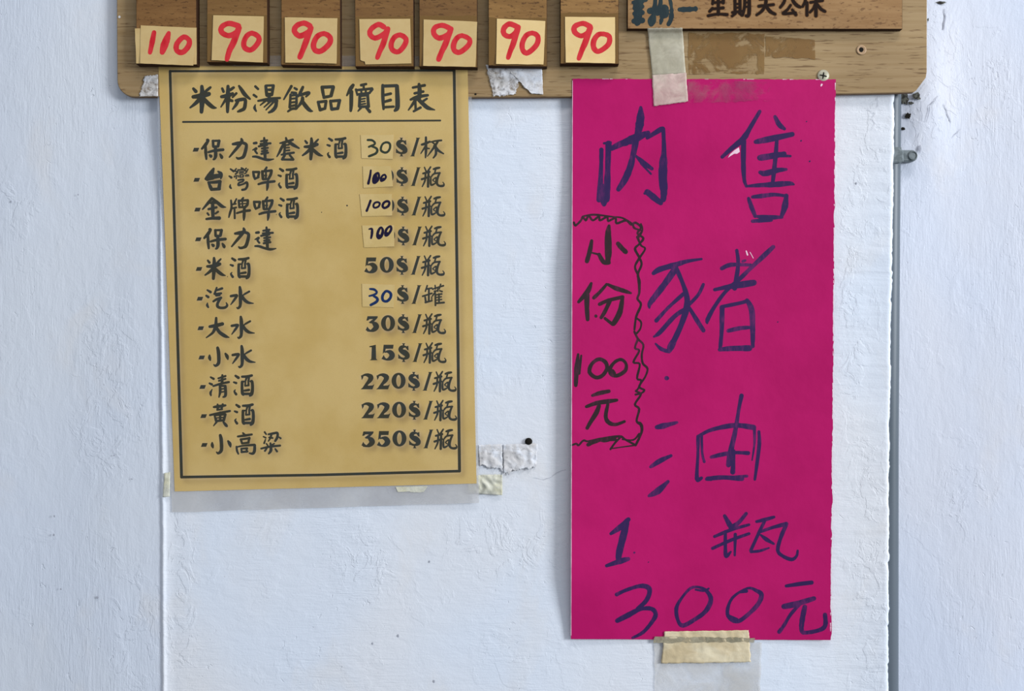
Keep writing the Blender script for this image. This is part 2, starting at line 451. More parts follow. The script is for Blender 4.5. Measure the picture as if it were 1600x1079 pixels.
# ------------------------------------------------------------------ conduit and saddle clip
def conduit():
    root = thing('conduit_pipe', 'grey plastic conduit running down beside the right edge of the white pillar', 'pipe', (0, 0, 0))
    V = []; F = []; n = 20; R = 0.0074
    st = [(-380, 1407), (150, 1407), (350, 1405.4), (700, 1403), (1480, 1402.5)]
    rows = []
    for y, xe in st:
        px, py_, pz = P(xe, y, RW + R)
        for k in range(n):
            a = 2 * math.pi * k / n
            V.append((px - R + R * math.cos(a), py_ + R * math.sin(a), pz))
    for r in range(len(st) - 1):
        for k in range(n): F.append((r * n + k, r * n + (k + 1) % n, (r + 1) * n + (k + 1) % n, (r + 1) * n + k))
    mesh_obj('pipe', V, F, M_pvc, root, (0, 0, 0), smooth=True)
    return root
conduit()

def ring_profile(name, cx, cy, prof, mat, parent, L, n=28):
    """lathe about the wall normal; prof = [(radius px, height m)]"""
    V = []; F = []
    for r, h in prof:
        for k in range(n):
            a = 2 * math.pi * k / n
            c = P(cx, cy, h); V.append((c[0] + r * S * math.cos(a), -h, c[2] + r * S * math.sin(a)))
    for j in range(len(prof) - 1):
        for k in range(n): F.append((j * n + k, (j + 1) * n + k, (j + 1) * n + (k + 1) % n, j * n + (k + 1) % n))
    F.append(tuple(((len(prof) - 1) * n + k) for k in range(n))[::-1])
    import bmesh
    o = mesh_obj(name, V, F, mat, parent, L)
    bm = bmesh.new(); bm.from_mesh(o.data); bmesh.ops.recalc_face_normals(bm, faces=bm.faces); bm.to_mesh(o.data); bm.free()
    return o

L = P(1415, 243, RW)
cl = thing('saddle_clip', 'grey saddle clip with a screwed lug holding the conduit to the right wall', 'clip', L)
def capsule(x0, x1, yc, r, n=10):
    p = [(x0, yc - r), (x0, yc + r)]
    for k in range(n + 1):
        a = math.pi / 2 - math.pi * k / n; p.append((x1 - r + r * math.cos(a), yc + r * math.sin(a)))
    return p
prism('lug', capsule(1391, 1434.5, 243, 9.0), RW - .001, RW + .0075, [M_clip, M_clip], cl, L, .0009)
prism('band', [(1386, 231), (1406, 231), (1412, 234), (1413, 252), (1406, 254.5), (1386, 254.5)], RW, RW + .0165, [M_clip, M_clip], cl, L, .001)
prism('upper_collar', [(1386, 229.5), (1409, 229.5), (1409, 233), (1386, 233)], RW, RW + .0158, [M_clip, M_clip], cl, L, .0004)
prism('lower_collar', [(1386, 250), (1412, 250), (1412, 252.8), (1386, 252.8)], RW, RW + .0158, [M_clip, M_clip], cl, L, .0004)
sc_ = ring_profile('screw_head', 1426.6, 243, [(7.2, RW + .0074), (7.2, RW + .0081), (6.2, RW + .0084), (5.9, RW + .0079), (3, RW + .0080)], M_clip, cl, L)

# holes and broken plaster by the pipe top
def chip(name, pts, h, mat, label=None, parent=None, L=(0, 0, 0)):
    V = []; n = len(pts); cx = sum(p[0] for p in pts) / n; cy = sum(p[1] for p in pts) / n
    V.append(P(cx, cy, h + .00016))
    for x, y in pts: V.append(P(x, y, h + .0001))
    F = [(0, 1 + (i + 1) % n, 1 + i) for i in range(n)]
    return mesh_obj(name, V, F, mat, parent, L)
wr = bpy.data.objects['wall_right']
def blob(cx, cy, rx, ry, seed, n=18, j=.35):
    r = random.Random(seed); return [(cx + rx * (1 + j * (r.random() - .5) * 2) * math.cos(2 * math.pi * k / n), cy + ry * (1 + j * (r.random() - .5) * 2) * math.sin(2 * math.pi * k / n)) for k in range(n)]
def HR(x, y): return RW + 0.0012 * math.sin((x - 1300) * .018 + y * .003) + (.0045 * math.exp(-((x - 1452) / 34) ** 2 - ((y - 150) / 110) ** 2))
for (cx, cy, rx, ry, sd, m_) in [(1413, 152, 7, 12, 1, M_hole), (1411.5, 159, 5, 3.5, 2, M_dark), (1423, 161, 5, 2.2, 12, M_hole), (1432, 150, 6, 5, 3, M_hole), (1436, 154, 3, 2, 13, M_hole), (1419, 181, 4.4, 5.2, 4, M_dark), (1410.5, 201, 3.4, 2.4, 5, M_dark), (1437, 232, 1.8, 5.5, 15, M_crack), (1471, 4, 7, 2.2, 6, M_hole), (1450, 31, 1.6, 2.4, 8, M_hole)]:
    chip('paint_chip', blob(cx, cy, rx, ry, sd), HR(cx, cy) + .0006, m_, None, wr)
def crack(pts, h, parent, r=.7, mat=M_crack):
    rr = random.Random(len(pts) + int(pts[0][0])); r *= .55
    dn = [pts[0]]
    for a, b in zip(pts[:-1], pts[1:]):
        for k in (1, 2, 3): t = k / 3; dn.append((a[0] + (b[0] - a[0]) * t + rr.uniform(-.9, .9), a[1] + (b[1] - a[1]) * t + rr.uniform(-.6, .6), (a[2] + (b[2] - a[2]) * t) * rr.uniform(.4, 1.3)))
    pts = dn
    lettering('crack', [('N', [(x, y, r * q) for x, y, q in pts])], mat, h, parent, (0, 0, 0), .00025, rough=.6)
HC = lambda x, y: .00025
HL = lambda x, y: .0008
HRf = lambda x, y: HR(x, y) + .0003
wc = bpy.data.objects['wall_center']; wl = bpy.data.objects['wall_left']
crack([(1439, 158, .8), (1438, 170, 1.2), (1441, 180, 1), (1439, 192, .5)], HRf, wr)
crack([(1475, 163, .6), (1480, 175, 1.1), (1484, 187, 1), (1486, 192, .5)], HRf, wr, 1.0)
crack([(1466, 150, .5), (1460, 158, 1), (1453, 164, 1.2), (1451, 178, 1), (1447, 190, .6)], HRf, wr, .9)
crack([(1436, 208, .6), (1432, 220, 1), (1436, 230, 1.1), (1440, 233, .6)], HRf, wr, .8)
crack([(1476, 14, .8), (1477, 30, 1.6), (1474, 46, 1.2)], HRf, wr, 1.4)
crack([(1488, 215, .5), (1495, 207, .8), (1501, 201, .6)], HRf, wr, .8)
crack([(833, 746, .4), (850, 749, .9), (862, 745, .9), (870, 738, 1), (884, 733, .6)], HC, wc, .55)
crack([(1371, 150, .5), (1372, 165, 1), (1369, 168, .8)], HC, wc, .5)
crack([(1354, 171, .5), (1366, 178, 1), (1360, 186, .8), (1366, 192, .6), (1362, 203, .5)], HC, wc, .5)
for (x, y, r_) in [(671, 877, 1.1), (622, 993, 1.4), (582, 1005, 1.2), (678, 1064, 1.5), (1338, 286, 1.2)]:
    chip('paint_chip', blob(x, y, r_, r_ * 1.5, int(x)), .0004, M_crack, None, wc)
for (x, y, r_) in [(85, 806, 1.3), (84, 835, 1.6), (178, 711, 1), (152, 933, 1.6), (206, 748, 1), (95, 920, 1.2), (17, 315, 1.2), (122, 304, 1)]:
    chip('paint_chip', blob(x, y, r_, r_ * 1.3, int(x)), .0007, M_crack, None, wl)

# ------------------------------------------------------------------ plywood board
BH0, BH1 = -0.0002, 0.0052
corner = [(183 + 26 - 26 * math.cos(a), 151 - 26 + 26 * math.sin(a)) for a in [math.pi / 2 * k / 8 for k in range(9)]]
poly = [(181, -330), (182.5, 60)] + corner + [(720, 152), (900, 151), (1290, 147), (1400, 145), (1428, 144), (1432, 141), (1447, 121), (1448.5, 112), (1449, -330)]
board = thing('plywood_board', 'long tan plywood board along the top carrying the wooden price plates', 'board', P(800, 0, 0))
LB = P(800, 0, 0)
prism('panel', poly, .0012, BH1, [M_board, M_boarde], board, LB, .0005)

def screw(name, cx, cy, r, h, label):
    L = P(cx, cy, h)
    t = thing(name, label, 'screw', L)
    ring_profile('head', cx, cy, [(r, h - .0002), (r, h + .0004), (r * .9, h + .0008), (r * .55, h + .0011), (r * .2, h + .00115)], M_screw, t, L)
    lettering('cross_slot', place('N -48,-8,9 0,0,13 50,14,8;N 6,-46,9 0,0,13 -8,44,9', cx, cy, 10), M_dark, lambda x, y: h + .00118, t, L, lift=.00002)
screw('phillips_screw', 1286.5, 118, 9.2, BH1, 'cross-headed screw in the board at the top right of the pink poster')
L = P(1346, 78, BH1)
ey = thing('eyelet', 'small pale eyelet with a dark hole on the board right of the pink poster', 'eyelet', L)
ring_profile('rim', 1346, 78, [(7.6, BH1 - .0001), (7.6, BH1 + .0004), (6.4, BH1 + .0007), (3.6, BH1 + .0005)], M_ring, ey, L)
chip('hole', [(x, y) for x, y in blob(1346, 77.5, 3.5, 3.8, 9, j=.12)], BH1 + .0006, M_dark, None, ey, L)
for (x, y, r_, m_) in [(186.5, 26.5, 2.0, 'w'), (743, 147, 1.6, 'd')]:
    o = chip('paint_speck', blob(x, y, r_, r_, int(x), j=.15), BH1 + .0001, M_white if m_ == 'w' else M_dark, None, board, LB)

# ------------------------------------------------------------------ seven price plates
K = 4.706
NINE0 = {
 0: ('380,238,15 366,310,18 350,386,14;488,242,13 472,290,24 455,335,26 440,384,18;597,272,17 638,296,17 632,340,18 590,384,18 548,372,18 548,322,18 597,272,17', 160),
 1: ('1000,190,19 930,172,18 878,198,18 878,238,18 930,262,18 985,238,18 1008,205,16;1004,205,20 965,310,21 935,370,19 916,436,16;1100,244,17 1147,270,17 1146,312,18 1095,366,17 1048,352,18 1040,312,17 1062,264,17 1100,244,17', 160),
 2: ('208,190,19 165,170,18 112,188,18 94,228,18 132,264,19 190,240,18 218,208,16;216,205,19 178,310,20 155,370,18 134,420,18;312,247,17 356,275,18 350,322,19 290,375,18 246,368,18 235,325,18 262,268,18 312,247,17', 440),
 3: ('752,198,18 712,180,18 660,212,17 650,252,17 688,280,17 748,252,17 782,214,16;781,212,18 748,320,19 725,370,17 704,424,15;872,257,17 914,285,17 905,330,18 860,380,16 815,366,17 806,322,17 830,274,17 872,257,17', 440),
 4: ('1232,205,18 1180,186,17 1126,204,17 1120,248,17 1160,280,18 1222,254,17 1247,215,15;1246,212,18 1204,325,20 1180,375,18 1155,436,18;1327,262,16 1382,290,16 1372,335,18 1310,384,17 1270,370,17 1265,328,18 1287,282,17 1327,262,16', 440),
 5: ('318,195,18 262,176,18 222,210,18 226,252,17 270,268,17 312,235,16 328,205,16;327,200,20 292,320,19 272,370,17 254,424,15;432,243,16 472,268,17 464,328,18 400,388,17 364,372,17 358,320,17 386,262,17 432,243,16', 740),
 6: ('856,195,19 805,172,17 745,194,18 744,236,18 790,264,16 838,242,17 862,208,16;858,204,20 822,310,20 800,360,18 774,430,15;957,250,16 998,270,17 990,328,18 920,378,16 884,352,18 884,300,18 915,256,17 957,250,16', 740)}
PL = [  # x0 top, x0 bottom, x1, bottom left y, bottom right y, tag quad (crop coordinates), origin x
 (212.5, 212.8, 307.3, 100, 101, [(282, 186), (692, 205), (668, 481), (277, 466)], 160),
 (324.5, 323.0, 418, 97, 98.5, [(815, 112), (1187, 120), (1181, 459), (803, 442)], 160),
 (440.0, 439.0, 532, 101.5, 103.5, [(23, 127), (411, 135), (405, 467), (27, 459)], 440),
 (552.5, 555.0, 646.5, 104, 104, [(571, 140), (945, 138), (954, 466), (580, 474)], 440),
 (655.0, 655.0, 746, 104, 105.5, [(1045, 143), (1438, 160), (1427, 492), (1041, 484)], 440),
 (763.5, 763.0, 855, 102.5, 104, [(172, 137), (528, 155), (514, 474), (165, 470)], 740),
 (875.5, 875.5, 967, 99.5, 100, [(672, 123), (1040, 127), (1040, 466), (678, 458)], 740)]
LAB = ['leftmost wooden price plate on the board, with the paper tag reading 110',
       'second wooden price plate from the left, its 90 tag running off the paper foot',
       'third wooden price plate from the left, above the menu title, with a red 90',
       'fourth wooden price plate from the left, its 90 tag torn at the bottom left corner',
       'fifth wooden price plate from the left, its 90 tag reaching the right edge',
       'sixth wooden price plate from the left, above the torn white paper remnant',
       'rightmost wooden price plate with a red 90, left of the closing-days sign']
PH0, PH1 = BH1 + .0004, BH1 + .0066
for i, (xt, x0, x1, yl, yr, tq, ox) in enumerate(PL):
    L = P((x0 + x1) / 2, yr, PH0)
    t = thing('price_plate', LAB[i], 'plate', L, 'wooden price plates along the board')
    prism('plank', [(xt, -260), (x0, yl), (x1, yr), (x1 - 1.0, -260)], PH0, PH1, [M_plate[i], M_char], t, L, .00025)
    if i:
        ty = [0, 22, 27, 25, 24, 27, 20][i]
        fl = lambda x, y: PH1
        sheet('clear_tape', [(x0 + .8, ty), (x1 - .8, ty + .8), (x1 - .8, yr - 1.4), (x0 + .8, yl - 1.4)], fl, M_tapedw, t, L, 12, .00004, (2.5, .3, .2, .3), i + 20, off=.00008)
    quad = [(ox + x / K, y / K) for x, y in tq]
    th = PH1 + .00035
    if i == 0:
        sheet('under_tag', [(160 + 238 / K, 210 / K), (160 + 450 / K, 205 / K), (160 + 450 / K, 468 / K), (160 + 250 / K, 466 / K)], lambda x, y: PH1 + .0002, M_tag, t, L, 8, .00015, (.6, .3, .4, .6), 3)
        sheet('under_tag', [(160 + 640 / K, 206 / K), (160 + 693 / K, 204 / K), (160 + 693 / K, 474 / K), (160 + 640 / K, 476 / K)], lambda x, y: PH1 + .0002, M_tag, t, L, 8, .00015, (.2, .3, .4, .2), 4)
    dp = lambda x, y, h=PH1, q=quad: h + .0005 + .0006 * max(0, (y - 70) / 30) ** 2
    if i == 3:
        tg = prism('paper_tag', [quad[0], quad[1], quad[2], (440 + 616 / K, 473 / K), (440 + 611 / K, 452 / K), (440 + 590 / K, 447 / K), (440 + 579 / K, 440 / K)], PH1 + .0003, PH1 + .00055, [M_tag, M_tag], t, L, .00003)
        dp = lambda x, y: PH1 + .00055
    else:
        tg, _ = sheet('paper_tag', quad, dp, M_tag2 if i >= 5 else M_tag, t, L, 8, .00022, (.3, .3, .5, .3), i + 40)
    s, o_ = NINE0[i]
    ldp = dp
    lettering('red_numeral', place(s, o_, 0, K), M_red, ldp, tg, L, lift=.00004, rough=.10, grow=.4)
# ------------------------------------------------------------------ closing-days sign plate
L = P(1195, 45, BH1)
sg = thing('closing_days_sign', 'wooden sign plate with burnt characters about closing days, upper right of board', 'sign', L)
SH = BH1 + .0045
prism('plank', [(980.5, -150), (980.5, 45), (1410, 45.5), (1410.5, -150)], BH1 - .0002, SH, [M_signw, M_char], sg, L, .00025)
fs = lambda x, y: SH
teal = '''140,18,14 200,8,18 235,-6,12;190,-60,22 186,10,24 175,80,26 172,150,24 165,178,14;150,60,12 205,48,14;150,100,14 205,92,14;145,155,16 205,150,16;150,20,10 150,60,10;
300,-60,14 300,20,16 290,95,16;335,-60,12 340,20,13 318,95,16;262,80,18 325,78,16;290,110,14 275,155,24 270,180,12;
365,50,15 352,120,14 340,172,9;372,50,16 385,80,16 380,110,14 358,120,12;395,-40,12 412,10,11 421,75,11 416,140,14 398,178,12;480,70,13 540,69,17 595,65,14'''
lettering('marker_characters', place(teal, 960, 0, K), M_teal, fs, sg, L, lift=.00008, rough=.45, grow=.5)
burn = '''690,116,9 760,104,8 828,108,10;764,-60,9 764,105,10;722,66,8 800,58,9;722,62,10 700,84,8;722,28,8 730,-30,9;800,20,10 802,-40,9;728,20,8 800,14,8;
868,92,8 940,82,9;885,-60,9 888,86,9;922,-60,9 924,84,9;888,30,6 922,28,6;888,58,6 922,54,6;890,98,9 866,118,8;918,96,8 938,112,8;958,-60,8 958,40,9 944,112,7;990,-60,9 990,100,11 968,116,8;958,20,6 990,16,6;958,52,6 990,48,6;
1062,46,9 1170,34,9;1116,-40,9 1112,30,10 1085,80,9 1046,110,7;1114,44,9 1145,84,11 1182,104,9;1070,-6,9 1165,-14,9;
1256,-10,8 1244,22,9 1220,54,8;1300,-30,8 1318,14,10 1345,42,11 1368,52,8;1296,38,8 1272,72,8 1242,100,9 1332,94,8;1308,72,8 1334,108,11;
1408,-30,8 1402,14,9 1384,48,8;1416,20,10 1416,112,10;1442,18,8 1530,4,9;1482,-60,9 1482,116,11;1478,26,8 1462,64,8 1438,90,7;1488,26,8 1516,64,10 1548,84,9'''
lettering('scorch_halo', place(burn, 960, 0, K), M_scorch, fs, sg, L, lift=.00003, grow=1.4)
lettering('burnt_characters', place(burn, 960, 0, K), M_burn, fs, sg, L, lift=.00006, rough=.15, grow=.45)

# ------------------------------------------------------------------ laminated drinks price list
def sm(t): t = max(0.0, min(1.0, t)); return t * t * (3 - 2 * t)
def menu_depth(x, y):
    base = .0013 + (BH1 + .0003 - .0013) * (1 - sm((y - 150) / 260.0))
    base += .0022 * sm((x - 560) / 180) * sm((y - 560) / 220)
    return base + .0002 * math.sin(x * .013 + y * .009)
LM = P(500, 120, BH1)
menu = thing('drinks_price_list', 'laminated yellow drinks price list sheet hanging from the board on the left', 'price list', LM)
sheet('laminate_film', [(244, 86), (736, 88), (748.5, 785), (268.5, 800)], menu_depth, M_film, menu, LM, 10, .0001, (0, .2, .9, .4), 5, off=-.00018)

D10 = 10.0
G = {}
G['bao'] = (295, 205, '''292,138,22 300,150,20 258,215,24 205,272,14;262,235,17 265,330,21 275,432,14;378,150,17 382,232,18;372,150,14 476,148,16;474,150,20 458,228,20;385,242,16 458,238,15;
308,326,14 400,302,19 535,288,20;415,240,20 420,370,25 405,425,18 385,440,10;325,372,10 345,388,22 345,402,8;488,358,10 512,398,23 518,422,9''')
G['li'] = (295, 205, '''690,200,17 760,190,26 820,178,20 868,188,20 900,215,21 888,300,24 858,390,24 815,418,18 768,425,16 745,408,8;822,120,14 828,160,24 775,235,22 700,325,18 636,402,10''')
G['da'] = (295, 205, '''1018,187,16 1054,182,18;1000,292,7 1052,270,20;1050,275,16 1038,305,14 1066,345,13;1002,396,12 1060,398,17 1150,428,17 1240,446,18 1325,434,6;1178,104,13 1184,180,20;1128,156,13 1224,140,14;1118,196,11 1200,192,14 1276,188,14;
1095,236,14 1150,222,16 1222,214,14;1142,270,13 1235,258,13;1142,312,13 1225,300,13;1136,352,15 1238,334,14;1184,230,19 1188,330,22 1194,425,18;1150,200,10 1150,230,10;1215,165,10 1215,215,10''')
G['tao'] = (415, 205, '''318,103,12 330,150,20;226,186,10 300,170,19 424,132,16;300,176,19 248,262,20 215,330,16 176,396,6;345,152,18 430,212,24 522,264,10;302,205,15 296,300,16 288,360,18;300,218,11 362,210,12;300,258,9 368,254,10;300,304,10 372,296,11;248,366,12 320,352,15 440,334,15;
300,375,16 268,425,18 262,445,12;258,438,16 340,442,14 430,440,18;378,372,14 430,435,14''')
G['mi'] = (415, 205, '''620,150,13 645,182,17;822,127,10 790,160,14 752,196,8;716,112,16 720,170,24 718,250,30 712,350,25 706,432,20;612,242,17 715,236,28 805,205,22;692,282,22 640,332,19 578,377,10;738,284,22 800,340,24 850,372,18 892,384,4''')
G['jiu'] = (415, 205, '''990,113,14 1035,143,19;964,213,11 1000,226,16;986,332,4 972,358,12 1000,402,17;1094,127,15 1180,124,19 1244,108,17;1162,145,14 1142,210,9;1200,140,14 1192,200,12;1094,208,18 1092,300,19 1098,385,21 1112,412,12;1094,206,14 1135,200,9;
1225,200,12 1248,205,19 1256,300,20 1244,390,24 1216,424,14;1105,396,18 1240,394,16;1145,210,10 1140,262,11;1190,190,12 1194,260,12;1140,270,10 1196,262,12;1132,345,14 1200,334,17''')
G['tai'] = (295, 205, '''388,584,15 355,650,36 310,710,38 268,742,20;300,736,36 390,708,34 490,694,30;458,628,10 498,660,26 508,705,18 500,738,9;285,765,10 380,738,14;306,797,14 345,885,25 362,918,12;312,800,16 400,795,20 488,786,24;486,800,22 472,890,26;352,908,20 480,900,20;''')
G['wan'] = (295, 205, '''652,590,10 700,624,15;632,700,10 665,722,16;650,832,5 645,868,14 662,890,10;822,574,11 850,588,12;786,604,9 862,598,9;792,632,7 856,626,7;792,656,7 856,650,7;800,684,8 800,716,8;800,684,7 850,680,7 848,714,8;800,716,7 850,712,7;
742,584,8 720,618,9 764,636,9 728,668,9;770,600,8 758,650,8;716,700,9 712,715,8;742,690,8 742,738,8;768,690,7 774,712,7;898,578,9 872,612,8 908,626,8 876,662,8;925,594,8 902,628,8;884,690,7 888,700,7;906,676,7 912,702,7;930,680,7 936,696,8;
772,764,11 850,752,13 842,784,11 786,804,12 778,842,14 850,824,12 904,800,17 914,852,17 885,902,15 836,914,15''')
G['pi'] = (295, 205, '''1005,632,14 1018,700,18 1034,746,13;1010,636,16 1098,636,16;1100,640,17 1082,712,17;1034,742,14 1090,716,14;1216,565,13 1185,618,18;1148,628,19 1160,742,19;1146,628,16 1292,612,17;1292,618,19 1278,680,20 1240,750,16;1165,752,14 1250,745,14;1206,620,11 1204,740,12;1190,690,10 1215,690,9;
1090,826,14 1180,800,18 1338,782,17;1232,790,19 1230,865,19 1220,922,7''')
G['jin'] = (295, 295, '''360,146,17 300,222,21 216,318,9;366,150,18 455,220,23 520,272,22 578,286,4;338,222,12 425,214,18;372,205,18 374,300,26 378,440,22;310,316,16 432,288,16;292,380,13 312,406,12;458,356,14 418,384,13;276,470,15 375,458,20 476,456,26''')
G['pai'] = (295, 295, '''660,180,12 668,290,15 645,370,15 626,442,8;744,156,10 712,225,13;665,245,11 735,232,11;672,304,13 740,290,12;714,300,12 718,458,13;850,140,12 830,170,16;780,182,16 790,275,16;780,185,15 922,176,15;924,184,17 912,252,18 862,290,14;788,288,13 890,282,14;836,185,10 840,280,10;800,234,7 900,226,7;
752,378,13 850,350,16 952,336,18;868,290,19 864,420,20 860,486,9''')
G['qi'] = (295, 390, '''290,630,11 340,660,18;274,718,14 304,738,18;292,832,5 288,868,17 304,898,11;436,592,11 405,682,14;425,636,14 520,604,16;404,688,16 440,690,16 505,680,14;430,712,16 478,704,18;384,806,13 440,772,17 505,750,15;502,748,16 455,825,18 448,880,20 490,906,17 565,902,17 600,868,15 584,826,4''')
G['shui'] = (295, 390, '''797,584,16 805,640,24 808,740,26 806,850,20 795,890,19 768,914,13 750,902,6;658,724,17 720,714,19 752,718,17 705,790,15 656,856,5;944,652,13 880,688,12 845,712,7;832,716,16 868,780,23 928,824,19 1008,837,4''')
G['dax'] = (295, 480, '''428,166,16 424,270,23;328,300,19 420,284,26 524,258,24;418,310,26 380,388,18 330,432,13 274,472,6;434,318,20 480,388,23 565,446,24 628,469,4''')
G['xiao'] = (295, 480, '''450,632,20 464,700,25 470,830,24 458,882,22 418,912,16 392,894,7;324,744,7 325,786,22 336,824,9;572,722,12 598,764,24 610,810,9''')
G['qing'] = (295, 570, '''342,190,11 388,216,16;324,286,12 360,302,16;364,382,4 340,432,16 346,474,10;524,158,13 520,270,20;462,208,12 572,172,14;472,246,13 572,216,13;384,328,12 500,292,16 626,266,14;488,330,17 490,420,18 472,500,8;490,326,13 572,326,15;570,330,18 576,440,20 568,484,18 538,500,10;500,376,9 560,368,9;500,424,9 560,414,9''')
G['huang'] = (295, 570, '''392,656,14 470,646,22 572,630,14;450,616,12 452,684,16;530,614,14 512,684,14;444,700,12 520,690,12;332,782,14 470,750,15 642,718,14;400,786,10 428,868,20;410,786,12 572,768,14;572,772,16 546,862,18;490,740,14 492,868,15;430,826,7 548,818,8;432,874,16 545,862,15;432,892,14 388,948,6;542,892,13 580,938,21 596,956,12''')
G['gao'] = (295, 660, '''846,162,11 880,198,18;766,216,12 870,202,18 984,184,13;812,260,14 832,322,14;946,240,17 930,312,13;816,262,14 946,242,15;832,324,13 936,312,13;746,376,12 754,440,14 774,486,10;750,380,9 850,360,12 1025,346,16;1030,352,18 1026,440,20 1000,482,18 948,476,9;820,408,12 828,462,12;820,406,12 912,400,14;906,410,13 902,456,12;826,458,15 918,450,12''')
G['liang'] = (295, 660, '''1186,148,12 1210,182,9;1166,218,8 1202,236,10;1198,262,7 1178,320,12;1246,182,12 1320,168,16 1384,162,16 1382,230,18 1350,286,15;1290,190,14 1276,236,13 1244,288,7;1258,232,12 1310,240,11;1412,226,7 1434,244,13;1212,328,8 1232,354,10;1336,326,8 1302,346,11;1132,404,12 1270,374,15 1426,358,14;1276,322,12 1284,430,20 1250,482,11;1218,402,10 1190,440,13;1350,408,9 1378,448,14''')
G['ping'] = (555, 390, '''1082,98,8 1108,160,10;1178,92,10 1140,150,12 1108,184,8;1062,194,13 1160,168,16;1042,284,15 1160,244,13;1098,196,12 1092,300,13 1048,398,7;1146,180,12 1142,280,18 1138,398,16;1226,126,13 1270,112,18 1316,104,13;1256,134,10 1242,186,10;1180,258,8 1230,200,12 1322,186,13;1182,256,9 1186,372,14 1262,340,8;1318,190,12 1286,272,16 1278,350,16 1312,386,15 1372,386,17 1388,358,8 1370,330,3;1212,296,7 1262,258,9 1256,330,7;1218,306,6 1250,326,6''')
G['bei'] = (555, 205, '''1105,96,15 1106,300,19 1098,412,8;1042,208,15 1100,192,20 1165,160,12;1094,240,14 1026,346,6;1128,266,12 1158,270,8;1166,170,8 1250,152,12 1346,142,13;1292,160,14 1244,232,17 1182,320,11 1128,390,4;1256,226,18 1262,350,17 1222,414,10;1240,232,22 1300,300,18 1380,350,8;1200,168,9 1250,206,11''')
G['guan'] = (555, 390, '''1126,560,10 1096,648,9;1108,614,12 1198,598,10;1056,726,12 1198,680,11;1152,610,12 1150,800,13;1094,742,12 1104,822,13;1098,822,13 1198,796,10;1196,738,7 1196,792,7;1208,616,9 1290,588,10 1378,562,12;1248,556,8 1256,612,9;1336,538,9 1312,612,10;1236,646,9 1296,638,9;1322,640,10 1358,652,11;1290,610,8 1290,650,8;1254,656,12 1206,722,8;1252,688,12 1254,868,12;1254,706,9 1352,690,11;1260,746,8 1346,734,9;1260,788,8 1350,776,9;1260,836,13 1388,824,13;1308,690,11 1310,830,12''')
G['five'] = (555, 390, '''P 175,120 330,120 322,182 207,184 200,222 160,262;195,238,6 232,226,16 282,240,34 308,285,40 285,325,34 232,350,15 170,344,6;P 176,280 192,312 216,338 200,362 140,341''')
G['three'] = (555, 480, '''P 190,137 350,137 348,160 330,182 222,184 200,204 172,206;P 285,176 340,172 285,228 228,238 206,236;228,240,5 270,240,14 312,268,38 326,308,40 288,348,30 240,366,14 190,366,8;P 188,298 206,328 236,352 214,376 159,356''')
G['one'] = (555, 480, '''P 215,606 315,583 320,800 343,824 218,826 245,806 252,622 216,622''')
G['two'] = (555, 570, '''P 90,163 104,236 128,192 122,158;108,172,10 160,152,16 210,162,28 245,190,38 232,235,32 190,285,22 130,352,10;P 85,379 160,312 200,314 200,322 270,318 300,298 270,379''')
G['dollar'] = (555, 390, '''790,160,6 750,150,12 702,158,26 682,192,32 702,222,34 752,248,42 790,288,34 780,318,26 735,338,14 690,328,14 660,305,8;P 765,150 803,134 808,208 790,204 762,168;P 645,262 664,284 700,320 700,345 646,334;P 703,97 757,97 743,113 743,152 717,152 717,113;P 717,335 743,335 745,372 762,389 702,389 717,372''')
G['slash'] = (555, 390, '''P 956,97 1028,97 1010,112 932,374 938,389 863,389 884,374 966,112''')
def glyph(k, dx=0.0, dy=0.0): ox, oy, s = G[k]; return place(s, ox, oy, D10, dx, dy)
def zero(dx, dy):       # wide serif 0: a ring of quads, widest at the sides
    out = []; n = 28; cx, cy = 604.0, 413.5
    for k in range(n):
        q = []
        for kk, ro in ((k, 1), (k + 1, 1), (k + 1, 0), (k, 0)):
            a = 2 * math.pi * kk / n
            rx, ry = (11.0, 12.5) if ro else (3.7, 9.2)
            q.append((cx + dx + rx * math.cos(a), cy + dy + ry * math.sin(a), 1))
        out.append(('P', q))
    return out
def dash(ox, oy, x0, y0): return [('P', [(ox + (x0 + 22) / 10, oy + y0 / 10, 1), (ox + (x0 + 104) / 10, oy + y0 / 10, 1), (ox + (x0 + 82) / 10, oy + (y0 + 58) / 10, 1), (ox + x0 / 10, oy + (y0 + 60) / 10, 1)])]

